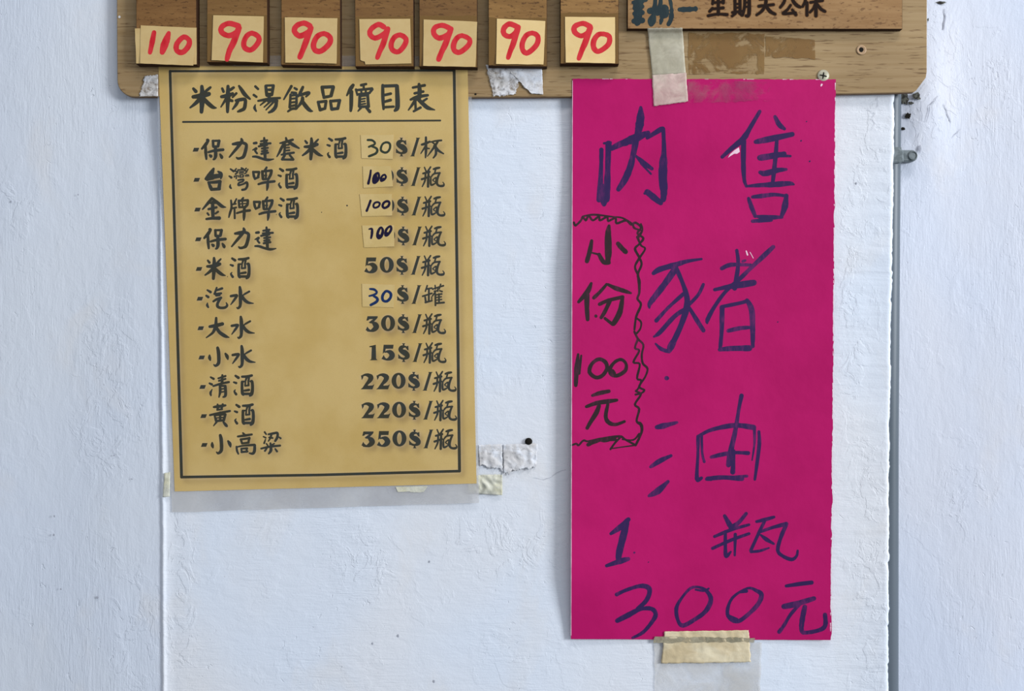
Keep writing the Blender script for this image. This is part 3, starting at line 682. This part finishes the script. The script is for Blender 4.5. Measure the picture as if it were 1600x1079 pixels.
t8 = lambda s, ox: place(s, ox, 120, 8.0)
TITLE = place(G['mi'][2], 0, 0, 1)    # replaced below with the title's own drawing
TITLE = t8('''98,148,15 128,182,20;310,132,13 270,165,16 235,192,9;203,120,18 208,190,26 204,260,34 205,340,28 198,438,20;96,250,20 200,236,30 290,214,24;180,275,26 120,335,19 58,384,9;228,275,22 280,330,24 340,378,20 385,388,4;
530,118,17 530,200,24 530,260,28 526,340,22 524,438,15;458,146,13 474,184,15;600,134,14 560,162,17;450,248,17 530,234,24 588,210,17;510,270,18 442,376,6;540,286,18 582,300,16;
668,114,11 700,162,20 742,222,22 804,276,10;634,206,13 588,254,10;628,296,14 690,284,20 744,284,18 744,350,20 730,398,20 690,420,18 654,434,10;655,300,18 630,350,17 588,404,8;
872,120,13 906,152,12;852,226,13 886,250,12;872,348,4 862,388,15 882,428,8;1002,114,15 1008,170,17 1014,228,17;1004,110,12 1100,106,12;1096,112,17 1080,225,14;1022,236,16 1078,226,14;1020,162,12 1080,154,9;1020,214,12 1072,208,9;1045,170,7 1060,170,7;1046,225,18 1046,262,16;
908,300,11 1050,276,17 1180,264,11;1030,302,13 1146,298,12;1136,302,18 1126,370,20 1088,420,20 1040,446,10;1000,300,12 934,354,6;1062,306,11 982,378,6;1102,312,11 1006,412,6;
1322,118,15 1282,188,13 1228,282,7;1362,140,11 1388,156,14;1328,196,13 1376,206,18;1312,222,12 1302,380,15;1388,222,11 1386,330,15;1312,235,11 1388,225,11;1312,275,10 1380,268,10;1312,322,10 1385,312,10;1310,366,12 1384,352,13;1280,432,10 1330,400,14 1388,392,14 1366,350,9;
1466,128,15 1434,198,17 1408,244,10;1436,228,16 1500,206,18 1540,196,15 1542,212,12 1506,246,10;1462,262,18 1452,312,20 1378,406,7;1462,312,22 1510,376,23 1555,420,18 1588,430,4''', 290) + t8('''
106,128,17 116,190,18 130,262,14;108,130,18 246,124,18;246,130,20 218,236,20;130,256,17 216,240,15;56,314,15 82,412,17;58,316,15 156,304,16;156,310,15 142,396,15;82,412,18 142,396,14;210,302,15 226,404,18;212,304,15 328,294,16;324,300,17 302,396,18;228,404,18 302,396,15;
494,104,18 460,152,22 416,232,8;472,186,22 470,350,21 464,424,14;596,104,15 656,90,13;624,104,11 628,150,12;530,158,12 546,228,9;540,166,13 640,156,13 730,146,14;734,156,14 702,196,13;550,218,12 702,200,12;594,160,11 600,210,10;652,156,11 652,200,10;
578,238,16 572,368,16;676,230,15 686,372,17;580,238,14 680,226,14;600,278,8 644,270,8;600,310,8 640,304,8;600,342,8 648,334,8;578,374,15 690,370,14;590,388,14 556,428,6;662,388,14 702,434,18;
864,106,16 866,260,19 874,402,12;866,116,17 1038,110,18;1042,116,22 1050,300,26 1046,388,26 1016,422,14;884,228,14 964,210,15;884,312,14 962,290,16;880,380,15 1000,372,13;
1318,92,15 1326,170,24 1322,260,22;1242,134,13 1388,106,15;1264,206,14 1370,184,14;1214,284,13 1300,250,20 1426,230,14;1290,262,20 1240,340,15 1186,414,6;1272,310,12 1276,404,13;1252,430,12 1336,384,14;1310,282,20 1370,340,23 1430,388,22 1515,413,4;1416,272,11 1372,302,13''', 490)

ROWS = [  # (dash, name glyphs, price digits, $ offset, unit)
 (dash(295, 205, 60, 258), glyph('bao') + glyph('li') + glyph('da') + glyph('tao') + glyph('mi') + glyph('jiu'), '_0', (-.8, -184.7), 'bei'),
 (dash(295, 205, 72, 728), glyph('tai') + glyph('wan') + glyph('pi') + glyph('jiu', -76.5, 47.4), '_0', (0, -138.5), 'ping'),
 (dash(295, 295, 85, 293), glyph('jin') + glyph('pai') + glyph('pi', 1.3, 46.7) + glyph('jiu', -75.5, 93.7), '_0', (1.0, -92.5), 'ping'),
 (dash(295, 295, 97, 757), glyph('bao', 3.7, 139.5) + glyph('li', 3.5, 139.7) + glyph('da', 3.6, 139.7), '_0', (2.0, -45.9), 'ping'),
 (dash(295, 390, 108, 270), glyph('mi', -152.2, 186.8) + glyph('jiu', -151.3, 187.2), '50', (0, 0), 'ping'),
 (dash(295, 390, 122, 735), glyph('qi') + glyph('shui'), '__', (1.0, 45.6), 'guan'),
 (dash(295, 480, 135, 295), glyph('dax') + glyph('shui', 1.5, 46.4), '30', (2.0, 91.1), 'ping'),
 (dash(295, 480, 150, 752), glyph('xiao') + glyph('shui', 2.8, 92.0), '15', (2.7, 136.3), 'ping'),
 (dash(295, 570, 165, 312), glyph('qing') + glyph('jiu', -146, 370.5), '220', (18.5, 181.1), 'ping'),
 (dash(295, 570, 180, 768), glyph('huang') + glyph('jiu', -144.7, 415.9), '220', (19.3, 226.3), 'ping'),
 (dash(295, 660, 190, 318), glyph('xiao', 4.2, 136.6) + glyph('gao') + glyph('liang'), '350', (19.8, 271.1), 'ping')]
REFX = {'5': ('five', 14.0, 619.5), '3': ('three', 15.7, None), '1': ('one', 21.5, None), '2': ('two', 8.2, None)}
def row_strokes(r):
    d, names, price, (dx, dy), unit = r
    out = list(d) + list(names)
    out += glyph('dollar', dx, dy) + glyph('slash', dx, dy)
    if unit == 'ping': out += glyph('ping', dx, dy)
    elif unit == 'bei': out += glyph('bei')
    else: out += glyph('guan')
    n = len(price)
    for i, ch in enumerate(price):
        slot = i - n          # -1 next to the dollar sign, -2, -3
        bx = 619.5 + dx + {-1: -26.2, -2: -50.5, -3: -74.8}[slot]
        top = 399.7 + dy      # top of the dollar sign
        if ch == '0': out += zero(bx - 593.0, dy)
        elif ch == '5': out += glyph('five', bx - 569.0, dy)
        elif ch == '3': out += glyph('three', bx - 570.7, top - 490.8)
        elif ch == '1': out += glyph('one', bx - 576.5 + 5.5, top - 536.0)
        elif ch == '2': out += glyph('two', bx - 563.2, top - 580.8)
    return out
ROWS_S = [row_strokes(r) for r in ROWS]
BORDER = [('N', [(265.7, 111.2, 2.1), (274.7, 428, 2.2), (283.7, 745, 2.3)]), ('N', [(265.7, 111.2, 1.7), (709.6, 110, 1.7)]),
          ('N', [(709.6, 110, 2.2), (714.2, 430, 2.3), (718, 735.6, 2.3)]), ('N', [(283.7, 745, 2.1), (500, 741.6, 2.1), (718, 735.6, 2.1)])]
BORDER = [('N', BORDER[0][1]), BORDER[1], BORDER[2], BORDER[3]]
RULE = [('N', [(286, 190.4, 1.5), (688, 188.2, 1.4)])]

# the sheet itself: a fine grid that carries the soft printed drop shadow of the artwork as an attribute
W_, H_ = 520, 690; X0, Y0 = 235, 90
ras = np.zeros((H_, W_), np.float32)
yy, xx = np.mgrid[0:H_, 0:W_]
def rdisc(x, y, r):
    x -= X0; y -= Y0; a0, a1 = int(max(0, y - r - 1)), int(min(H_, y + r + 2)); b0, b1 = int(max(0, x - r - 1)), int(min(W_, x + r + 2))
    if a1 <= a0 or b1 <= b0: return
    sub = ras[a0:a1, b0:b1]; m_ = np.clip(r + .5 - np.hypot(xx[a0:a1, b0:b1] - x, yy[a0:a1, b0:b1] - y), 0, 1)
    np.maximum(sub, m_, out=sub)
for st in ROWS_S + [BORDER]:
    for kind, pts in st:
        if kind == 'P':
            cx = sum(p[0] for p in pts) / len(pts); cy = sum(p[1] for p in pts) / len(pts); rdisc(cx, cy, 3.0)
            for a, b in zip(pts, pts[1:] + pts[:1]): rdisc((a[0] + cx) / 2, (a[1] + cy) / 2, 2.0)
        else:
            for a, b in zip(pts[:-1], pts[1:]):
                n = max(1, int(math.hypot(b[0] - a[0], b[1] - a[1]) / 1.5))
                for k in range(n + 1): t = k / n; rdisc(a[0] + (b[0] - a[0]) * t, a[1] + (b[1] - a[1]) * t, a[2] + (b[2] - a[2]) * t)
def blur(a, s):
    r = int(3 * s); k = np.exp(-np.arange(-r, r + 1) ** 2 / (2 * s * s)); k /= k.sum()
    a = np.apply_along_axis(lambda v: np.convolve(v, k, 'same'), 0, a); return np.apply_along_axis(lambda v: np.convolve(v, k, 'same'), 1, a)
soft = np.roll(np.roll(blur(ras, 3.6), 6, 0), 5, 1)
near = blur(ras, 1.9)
M_menu = paper('yellow_menu_paper', (202, 172, 110), (192, 160, 94), .25, .45, 16.0, .00015, .5)
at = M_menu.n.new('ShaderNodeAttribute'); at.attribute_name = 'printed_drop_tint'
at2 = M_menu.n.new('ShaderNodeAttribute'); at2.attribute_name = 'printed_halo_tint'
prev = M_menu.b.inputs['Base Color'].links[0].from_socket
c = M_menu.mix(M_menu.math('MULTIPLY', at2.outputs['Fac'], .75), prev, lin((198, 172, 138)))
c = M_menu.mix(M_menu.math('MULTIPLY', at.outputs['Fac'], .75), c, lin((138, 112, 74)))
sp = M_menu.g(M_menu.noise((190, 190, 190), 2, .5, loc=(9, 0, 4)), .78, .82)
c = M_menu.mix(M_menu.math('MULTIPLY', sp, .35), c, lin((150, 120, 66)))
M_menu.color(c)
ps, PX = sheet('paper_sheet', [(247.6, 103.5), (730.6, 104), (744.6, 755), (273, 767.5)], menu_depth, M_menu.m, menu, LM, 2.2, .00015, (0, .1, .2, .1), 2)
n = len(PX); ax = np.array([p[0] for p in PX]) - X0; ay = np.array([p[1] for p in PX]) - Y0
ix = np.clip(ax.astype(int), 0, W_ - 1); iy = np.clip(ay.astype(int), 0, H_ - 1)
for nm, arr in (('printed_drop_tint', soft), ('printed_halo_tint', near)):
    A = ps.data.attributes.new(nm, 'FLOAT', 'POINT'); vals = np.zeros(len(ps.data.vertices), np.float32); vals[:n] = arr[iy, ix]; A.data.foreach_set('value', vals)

lettering('printed_border', BORDER, M_print, menu_depth, menu, LM)
lettering('title_rule', RULE, M_print, menu_depth, menu, LM, lift=.00006)
lettering('printed_title', TITLE, M_print, menu_depth, menu, LM, grow=.42, rough=.06)
for st in ROWS_S:
    lettering('item_name', [q for q in st if q[1][0][0] < 556], M_print, menu_depth, menu, LM, grow=.38, rough=.06)
    lettering('item_price', [q for q in st if q[1][0][0] >= 556], M_print, menu_depth, menu, LM, grow=.3, rough=.06)
for (x, y, r_) in [(542.3, 321, 1.3), (502.5, 331.5, .8), (432, 335, .7), (355.5, 432, .7)]:
    lettering('speck', [('N', [(x, y, r_)])], M_print, menu_depth, menu, LM)

PATCH = [
 ([(563.5, 210.8), (615.6, 210), (613.8, 248.6), (565, 247)], (555, 205), M_hand, 'paper patch with a green-black 30, top row',
  '196,136,14 262,140,14 306,175,13 300,205,12 258,224,13 214,243,12;255,232,12 325,262,14 346,300,15 318,348,15 216,390,15;490,172,14 540,196,14 543,262,14 510,318,13 462,332,14 410,306,14 402,262,14 430,198,12 490,172,14'),
 ([(566.8, 259.5), (610.8, 259), (614, 291), (568, 293.5)], (555, 205), M_handb, 'paper patch with a cramped blue-black 100, second row',
  '244,610,11 232,700,14 205,815,17;355,652,14 372,700,15 350,765,17 300,805,17 282,765,16 305,690,18 355,652,14;325,700,18 320,770,22;462,680,12 480,715,12 452,755,14 408,776,12 402,738,12 425,695,12 462,680,12;440,735,10 420,755,12'),
 ([(562, 303), (612.5, 302.5), (612.8, 336.5), (565.5, 338)], (555, 295), M_handb, 'paper patch with an evenly spaced 100, third row',
  '240,184,16 212,262,15 180,342,16;350,206,12 384,228,12 362,276,12 305,294,12 284,262,12 305,220,12 350,206,12;500,192,15 534,214,15 516,268,16 458,298,15 428,266,15 450,214,14 500,192,15'),
 ([(565.8, 352), (615.5, 351.8), (616.2, 385), (568.8, 386.2)], (555, 295), M_handb, 'paper patch with the 100 high on it, fourth row',
  '216,628,7 260,626,15 262,700,17 248,768,11;402,602,13 432,645,16 416,720,20 375,768,18 348,735,18 362,655,17 402,602,13;370,730,22 390,740,18;555,588,15 560,640,16 512,712,16 474,722,16 480,650,16 518,598,13 555,588,15;490,700,16 500,690,14'),
 ([(565.5, 443), (617, 444.5), (615.5, 480), (566.5, 479)], (555, 390), M_handblue, 'paper patch with a blue 30, sixth row',
  '232,612,12 300,622,16 338,665,13 300,700,14 222,722,11;290,724,13 344,760,18 335,810,19 244,862,16;492,645,16 552,680,18 552,745,18 500,802,18 440,795,17 424,740,18 446,682,17 492,645,16')]
for i, (q, (ox, oy), m_, lab, s) in enumerate(PATCH):
    dpt = lambda x, y: menu_depth(x, y) + .0003
    pt, _ = sheet('price_patch', q, dpt, M_patch, menu, LM, 5, .00018, (.3, .3, .3, .3), 60 + i)
    pt['label'] = lab
    lettering('handwritten_price', place(s, ox, oy, 10), m_, dpt, pt, LM, lift=.00004, rough=.1, grow=.4)

# ------------------------------------------------------------------ pink poster
def pink_depth(x, y):
    b = .0016 + (BH1 + .0006 - .0016) * (1 - sm((y - 146) / 200.0))
    lf = max(0.0, (1110 - x) / 218.0) ** 2.2; rt = max(0.0, (x - 1180) / 122.0) ** 2
    b += .0062 * lf * sm((y - 170) / 280) * (1 - .8 * sm((y - 880) / 130))
    b += .0022 * rt * sm((y - 170) / 300)
    return b + .00025 * math.sin(x * .011 + 1) * math.sin(y * .012) + .0003 * math.exp(-((y - 150 - (x - 1075) * .02) / 6) ** 2) * sm((x - 1060) / 20) * sm((1230 - x) / 40)
LP = P(1100, 130, BH1)
post = thing('pink_poster', 'tall magenta card poster handwritten in purple marker, right of the yellow price list', 'poster', LP)
sheet('card', [(894.5, 123), (1305.5, 124), (1298, 999.5), (892, 998)], pink_depth, M_pink, post, LP, 5, .0003, (.8, 1.6, .3, .25), 9)
# torn white deckle along the right and top edges
def edge_strip(name, pts, w_, seed, prob=.72):
    r = random.Random(seed); st = []
    for a, b in zip(pts[:-1], pts[1:]):
        n_ = int(math.hypot(b[0] - a[0], b[1] - a[1]) / 7)
        for k in range(n_):
            if r.random() < prob:
                t = (k + r.random()) / n_; l = 2 + r.random() * 6; dx, dy = (b[0] - a[0]), (b[1] - a[1]); d_ = math.hypot(dx, dy)
                x, y = a[0] + dx * t, a[1] + dy * t
                st.append(('N', [(x, y, w_ * (.3 + r.random())), (x + dx / d_ * l, y + dy / d_ * l, w_ * (.2 + .6 * r.random()))]))
    lettering(name, st, M_torn, pink_depth, post, LP, lift=.00006)
edge_strip('torn_right_edge', [(1305.2, 126), (1301.6, 560), (1297.6, 990)], .7, 3, .6)
edge_strip('torn_top_edge', [(896, 123.2), (1302, 124.2)], .4, 5, .14)
lettering('left_edge', [('N', [(894.6, 126, .35), (893.4, 560, .35), (892.3, 992, .35)])], M_torn, pink_depth, post, LP, lift=.00006, rough=.6)
T = [('''600,96,12 598,180,32 588,255,33 575,310,24 555,400,25 535,500,22 510,600,27 468,700,26 412,786,18;355,440,20 450,395,26 540,362,36 600,335,30 662,310,17;655,352,13 770,280,20 788,282,14;790,282,15 796,450,18 790,560,32 786,690,36 795,800,29 790,872,22;
655,808,22 720,862,26 768,900,20;632,820,9 660,818,12;268,452,18 266,600,15 258,780,24 248,875,20;328,402,24 322,600,22 316,780,27 312,872,26;288,780,40 288,850,42 290,912,17;560,505,9 620,560,20 694,612,14;600,568,7 686,656,7;455,405,18 480,400,18;290,398,8 345,392,12''', 890, 150, 5.395),
('''416,130,14 345,250,17 278,358,24 180,440,18 100,512,14;280,380,20 278,560,20 285,700,15 300,752,10;545,174,13 580,240,20 624,276,13;382,386,17 500,362,26 690,322,19;560,375,13 552,480,16 540,600,17 524,742,14;418,520,24 500,508,26 622,486,18;560,500,16 675,506,9;418,642,13 462,652,24 560,626,20 640,618,11;
300,760,9 400,752,16 540,745,22 665,736,18 704,745,6;355,850,12 430,842,18 540,830,14 640,842,12;322,862,13 345,930,18 378,1012,14;640,840,17 628,930,25 600,1012,14;380,1012,9 470,1022,20 602,1020,12;356,1054,13 440,1048,16 514,1046,12''', 1110, 150, 5.395),
('''95,300,13 140,272,19 250,240,18 330,216,12 432,200,7;248,270,22 170,380,21 100,470,20 68,515,14 66,542,6;258,272,14 300,370,14 330,470,18 326,550,22 290,660,17 250,750,18 215,820,22 205,850,10;110,795,6 150,832,12 205,850,12;305,445,13 200,540,11 115,632,13;320,550,13 240,605,15 140,715,15 98,745,6;
445,378,10 410,450,11 345,520,11;345,540,10 400,630,15 446,702,13;680,140,11 690,240,13 665,405,16;575,266,13 640,240,14 778,242,9;722,216,9 740,210,7;936,115,13 880,168,17 780,262,13 700,340,14 600,430,12 520,540,13 475,625,14 472,650,6;525,415,11 620,395,16 700,382,22 800,366,20;
575,535,12 720,505,12 752,490,12;577,540,18 574,700,13 564,820,12;756,495,13 785,560,20 792,700,17 792,812,12;620,704,12 700,686,14 772,680,11;560,836,12 640,828,17 768,826,20;187,1036,14 192,1037,12''', 1000, 360, 4.496),
('''142,362,17 200,350,23 312,322,10;90,696,12 170,645,20 262,602,11;76,940,11 150,900,27 236,820,12;856,96,17 835,200,13 802,400,17 766,560,23 746,680,20;792,560,11 782,740,20;490,440,12 580,392,13 700,360,18 820,346,19 958,364,22;490,440,15 488,600,11 480,795,16 518,790,13;520,440,10 524,580,9 542,652,11;
965,380,13 965,500,9 945,640,4;1002,400,11 1006,500,15 985,680,13 968,802,10;600,614,12 700,590,18 800,576,13 912,580,16;570,796,17 700,785,18 860,796,19;800,780,10 902,774,11;560,800,12 600,800,14''', 1000, 600, 5.395),
('''335,195,10 400,150,19 458,95,15;450,108,15 425,200,24 395,320,22 388,372,18;305,420,10 400,388,19 458,372,12;376,622,12 440,592,11 540,562,14 600,575,17 604,620,15 575,675,14 520,722,11;380,806,14 460,765,18 540,725,13 620,722,14 650,762,15 620,820,13 560,888,11 488,926,8;
895,578,9 830,650,9 795,720,13 805,800,11 840,840,14 920,800,13 1000,740,15 1038,660,16 1010,600,12 960,572,8 895,578,9;930,588,6 990,596,7 1022,580,6''', 880, 790, 4.496),
('''395,578,7 290,645,9 254,740,12 276,795,11 330,810,13 400,762,13 470,690,15 494,625,15 462,597,12 395,578,7;340,606,8 388,598,12;262,770,8 320,795,8;668,562,10 760,548,14 846,538,13;652,706,17 730,690,19 862,650,14;772,680,11 700,760,11 650,842,11 618,884,14;798,708,15 780,800,18 776,870,14 800,890,13 900,872,14 942,838,15 940,764,13;
235,70,11 270,132,18;386,54,11 330,120,13 278,150,15;164,215,10 280,168,11 406,132,9;150,298,10 280,240,11 406,195,9;240,180,11 240,290,11 246,352,14 278,322,6;310,200,11 306,346,7;460,110,9 520,96,13 582,78,9;520,100,9 480,180,11 418,314,10;420,322,9 480,316,9 546,295,5;490,180,9 570,152,11 668,126,14;666,136,13 630,220,13 608,310,11 640,350,11 705,376,12 740,352,9 748,314,7;490,205,6 530,236,13 580,266,7''', 1080, 790, 4.496)]
for s, ox, oy, k in T:
    lettering('purple_characters', place(s, ox, oy, k), M_inkp, pink_depth, post, LP, rough=.14, grow=.3)
Bk = [('''240,302,12 226,380,18 200,474,17;240,402,6 292,415,7;386,176,11 378,250,25 380,400,27 376,478,18;302,418,15 340,480,17 385,486,15;462,326,16 490,360,19 526,395,18;
236,660,10 205,730,21 130,816,11;200,760,20 200,870,18 206,964,14;366,668,10 310,732,13 258,782,14;378,670,10 440,700,17 520,726,16 570,742,7;306,836,13 380,804,15 500,775,14;500,778,14 478,900,21 430,990,20 412,1002,12;352,955,10 412,1002,12;392,810,16 350,900,15 320,948,13;275,935,12 278,938,10''', 880, 320, 5.39),
('''126,180,9 114,300,20 106,440,14;152,190,7 134,340,10;300,220,14 356,246,15 368,300,14 330,358,15 275,374,14 222,330,15 240,262,14 300,220,14;492,224,12 530,262,11 520,320,14 450,360,14 400,342,14 398,292,14 440,240,12 492,224,12;415,320,16 430,340,14;
246,526,10 310,505,17 385,490,13;195,620,11 280,590,17 380,575,18 452,565,11;302,612,14 280,670,19 230,750,15 202,800,13;376,602,12 358,700,15 382,752,17 440,770,13 516,745,10''', 880, 520, 5.39)]
for s, ox, oy, k in Bk:
    lettering('black_characters', place(s, ox, oy, k), M_inkb, pink_depth, post, LP, rough=.12, grow=.35)
wavy = place('''90,148,9 105,172,9 150,130,8 165,100,8 190,130,8 215,92,8 250,130,8 300,98,8 310,130,8 370,100,8 380,135,8 440,110,8 450,155,8 530,130,8 570,165,8 610,150,9 655,190,8 625,240,8 675,280,9 640,330,8 605,370,9 640,440,9 660,500,9 630,580,9 640,650,12 640,740,9 625,790,8 655,840,9 615,940,9 600,1050,8;
170,95,6 260,82,8 400,98,6 500,110,6 580,160,8 600,195,8 660,215,6;625,270,10 655,340,7 690,370,7 640,450,9 605,520,8 630,590,8 645,640,6;612,950,8 655,985,7 650,1040,7 620,1080,8;655,160,6 668,210,6 635,265,12''', 880, 320, 5.39) + place('''
600,-10,8 630,50,8 675,100,8 662,180,8 670,255,8 710,300,8 690,370,7 640,450,8 682,480,8 660,505,7 610,518,8;630,50,8 605,125,8 640,150,8 592,245,8 645,262,8 622,380,8 658,400,8 630,470,7 612,490,7 655,515,8 604,600,8 640,640,9 618,740,8 655,770,14 660,835,9 610,945,9;
70,945,7 110,932,7 130,945,7 170,905,8 210,912,8 300,892,8 470,870,9 520,895,8 606,942,8;210,940,14 270,915,14 330,900,12 460,900,8;398,978,8 440,920,8 480,880,7;606,945,5 480,962,4 400,974,4;640,850,8 590,900,6 500,895,6;300,900,9 360,910,9 440,880,10''', 880, 520, 5.39)
lettering('wavy_outline', wavy, M_inkb, pink_depth, post, LP, rough=.2, grow=.25)
lettering('torn_spot', [('P', [(1110 + x / 5.395, 150 + y / 5.395, 1) for x, y in [(148, 520), (165, 490), (200, 458), (240, 432), (248, 470), (225, 486), (200, 486), (170, 505)]]),
    ('N', [(1166, 392, .9), (1168, 398, 1.2)]), ('N', [(1172, 394, .5), (1177, 403, .5)]), ('N', [(1284, 132, 1.4), (1283, 134, 1)])], M_torn, pink_depth, post, LP, lift=.0001)
for (x, y, r_) in [(1260, 190, .9), (1251.5, 220, 1.3), (1265, 252, 1.4), (991, 863, 1.6), (1013, 878, .8), (1215, 503, .9)]:
    lettering('speck', [('N', [(x, y, r_), (x + .8, y - .6, r_ * .7)])], M_inkp, pink_depth, post, LP)

# ------------------------------------------------------------------ tapes and remnants
def strip(name, label, quad, dep, mat, thick=.0001, rag=(1, 1, 1, 1), seed=1, step=4, cat='tape', off=0.0, bump_=0.0):
    L = P(quad[0][0], quad[0][1], dep(quad[0][0], quad[0][1]))
    r = random.Random(seed); ph = [r.random() * 6 for _ in range(4)]
    d2 = (lambda x, y: dep(x, y) + bump_ * (1 + 1.3 * mnoise.noise(Vector((x * .11 + ph[0], y * .10, ph[1]))) + .8 * (1 - abs(mnoise.noise(Vector((x * .07, y * .09 + ph[2], 3.0)))) * 4))) if bump_ else dep
    o, _ = sheet(name, quad, d2, mat, None, L, step * (.6 if bump_ else 1), thick, rag, seed, off)
    if bump_: o.data.polygons.foreach_set('use_smooth', [True] * len(o.data.polygons))
    return tag(o, label, cat)
k4 = lambda x, y: (960 + x / K, y / K)
flatB = lambda x, y: BH1
def tapedepth(x, y):
    a = BH1 + .0006
    return a + (pink_depth(x, y) - a) * sm((y - 112) / 12.0) if y > 112 else a + (SH - a) * (1 - sm((y - 44) / 9.0))
strip('masking_tape', 'long translucent masking tape strip from the sign plate down onto the pink poster', [k4(243, 208), k4(500, 203), k4(524, 540), k4(278, 552)], tapedepth, M_mask, .0001, (1, .6, .2, .6), 3, 4, off=.0004, bump_=.00008)
strip('masking_tape', 'short pinkish end of masking tape overlapping the top edge of the pink poster', [k4(278, 552), k4(528, 534), k4(541, 746), k4(288, 782)], tapedepth, M_maskp, .0001, (.4, .6, 1.2, .6), 4, 4, off=.00045, bump_=.00008)
strip('tape_residue', 'mottled clear tape residue on the board right of the masking tape', [k4(545, 235), k4(1105, 250), k4(1100, 545), k4(545, 540)], flatB, M_clear, .00005, (3, 1, 2, 1), 5, 5, off=.0002)
strip('tape_residue', 'fainter brownish tape residue on the board left of the cross-headed screw', [k4(1110, 262), k4(1475, 290), k4(1475, 430), k4(1112, 420)], flatB, M_clear, .00005, (2, 1, 3, 1), 6, 5, off=.0002)
strip('clear_tape', 'greyish clear tape over the top crease of the pink poster', [(1075, 124), (1206, 128), (1204, 157), (1075, 161)], pink_depth, tape('clear_tape_on_pink', (196, 120, 130), (176, 60, 110), .0, .4, 40, .4, (.45, .65)), .00004, (.5, 1, 3, .2), 7, 5, off=.0003)
strip('paper_remnant', 'frayed left half of the torn paper remnant below the sixth price plate', [(759, 101), (815, 103), (806, 148), (771, 151)], flatB, M_fibre, .0002, (.5, 3, 3, 1.5), 8, 3, 'paper', off=.0005, bump_=.0002)
strip('paper_remnant', 'solid white right half of the torn paper remnant below the sixth price plate', [(786, 102), (847, 106), (848.5, 147.5), (830, 146)], flatB, M_white, .0002, (.5, .5, .8, 4), 18, 3, 'paper', off=.0008, bump_=.0001)
for i, (x, y, r_) in enumerate([(775, 118, 3.4), (774.5, 113, 2.4), (826, 139.5, 4.2), (824.5, 135, 1.8)]): pass
strip('paper_remnant', 'frayed whitish paper fibres at the bottom left corner of the board', [(228, 119), (247, 117), (247, 150), (217, 151)], flatB, M_fibre, .00015, (3, .2, 1, 3), 9, 2.5, 'paper', off=.0004, bump_=.0002)
flatC = lambda x, y: .0003
strip('torn_tape', 'crumpled white tape remnant on the wall, right of the price list near its foot', [(747, 695), (784, 693.5), (786, 734), (749, 727)], flatC, M_white, .0002, (1.0, 1, 6, .6), 10, 3, off=.0008, bump_=.0004)
strip('torn_tape', 'second crumpled white tape remnant just below the dark plug', [(786, 694), (840, 693), (838, 728), (787, 741)], flatC, M_white, .0002, (.8, 1, 8, 1), 11, 3, off=.0008, bump_=.0004)
strip('yellowed_tape', 'yellowed crinkled tape at the bottom right corner of the price list', [(731, 742), (785, 741), (785, 773.5), (731, 770)], lambda x, y: .0005, M_yel, .0002, (1.5, .6, .6, .6), 12, 3, off=.0010, bump_=.0006)
strip('yellowed_tape', 'narrow greenish tape scrap at the bottom left corner of the price list', [(257, 739), (266, 737), (265, 775.5), (254.5, 776)], flatC, M_yel, .0002, (.4, .4, .6, .6), 13, 3, off=.0014, bump_=.0003)
strip('yellowed_tape', 'thin yellowed tape scrap under the lower film edge of the price list', [(618, 760), (668, 759), (662, 768.5), (622, 768)], lambda x, y: menu_depth(x, y), M_yel, .0001, (.3, 1, 1.2, 1), 14, 3, off=.0001)
def bt(x, y): return .0014 + (max(pink_depth(x, y), .0014) - .0014) * (1 - sm((y - 994) / 10.0))
strip('brown_tape', 'brownish masking tape holding the foot of the pink poster', [(1038, 986), (1170, 984), (1173, 1034), (1033, 1036)], bt, M_tan, .0002, (.6, 1.5, 1.2, 1.5), 15, 4, off=.0005, bump_=.0002)
strip('clear_tape', 'grubby grey tape edge strip along the foot of the pink poster', [(1024, 994), (1180, 996), (1180, 1003), (1020, 1004)], lambda x, y: bt(x, y) , tape('grubby_tape', (150, 142, 118), (176, 166, 140), .25, .9, 200, .6), .0001, (1.5, 2, 1.5, 2), 16, 3, off=.0009)
strip('clear_tape', 'wide pale film of tape on the wall hanging below the brown tape', [(1022, 1004), (1190, 1003), (1187, 1110), (1024, 1112)], flatC, M_pale, .0001, (1, 1.5, 1, 1.5), 17, 8, off=.0006)
# dark plug
L = P(826, 688.5, 0)
o = ring_profile('wall_plug', 826, 689.5, [(5.8, 0.0), (5.8, .0008), (5.0, .0018), (3.2, .0024), (1, .0026)], M_dark, None, L)
tag(o, 'small black plug in the wall above the crumpled white tape remnant', 'plug')
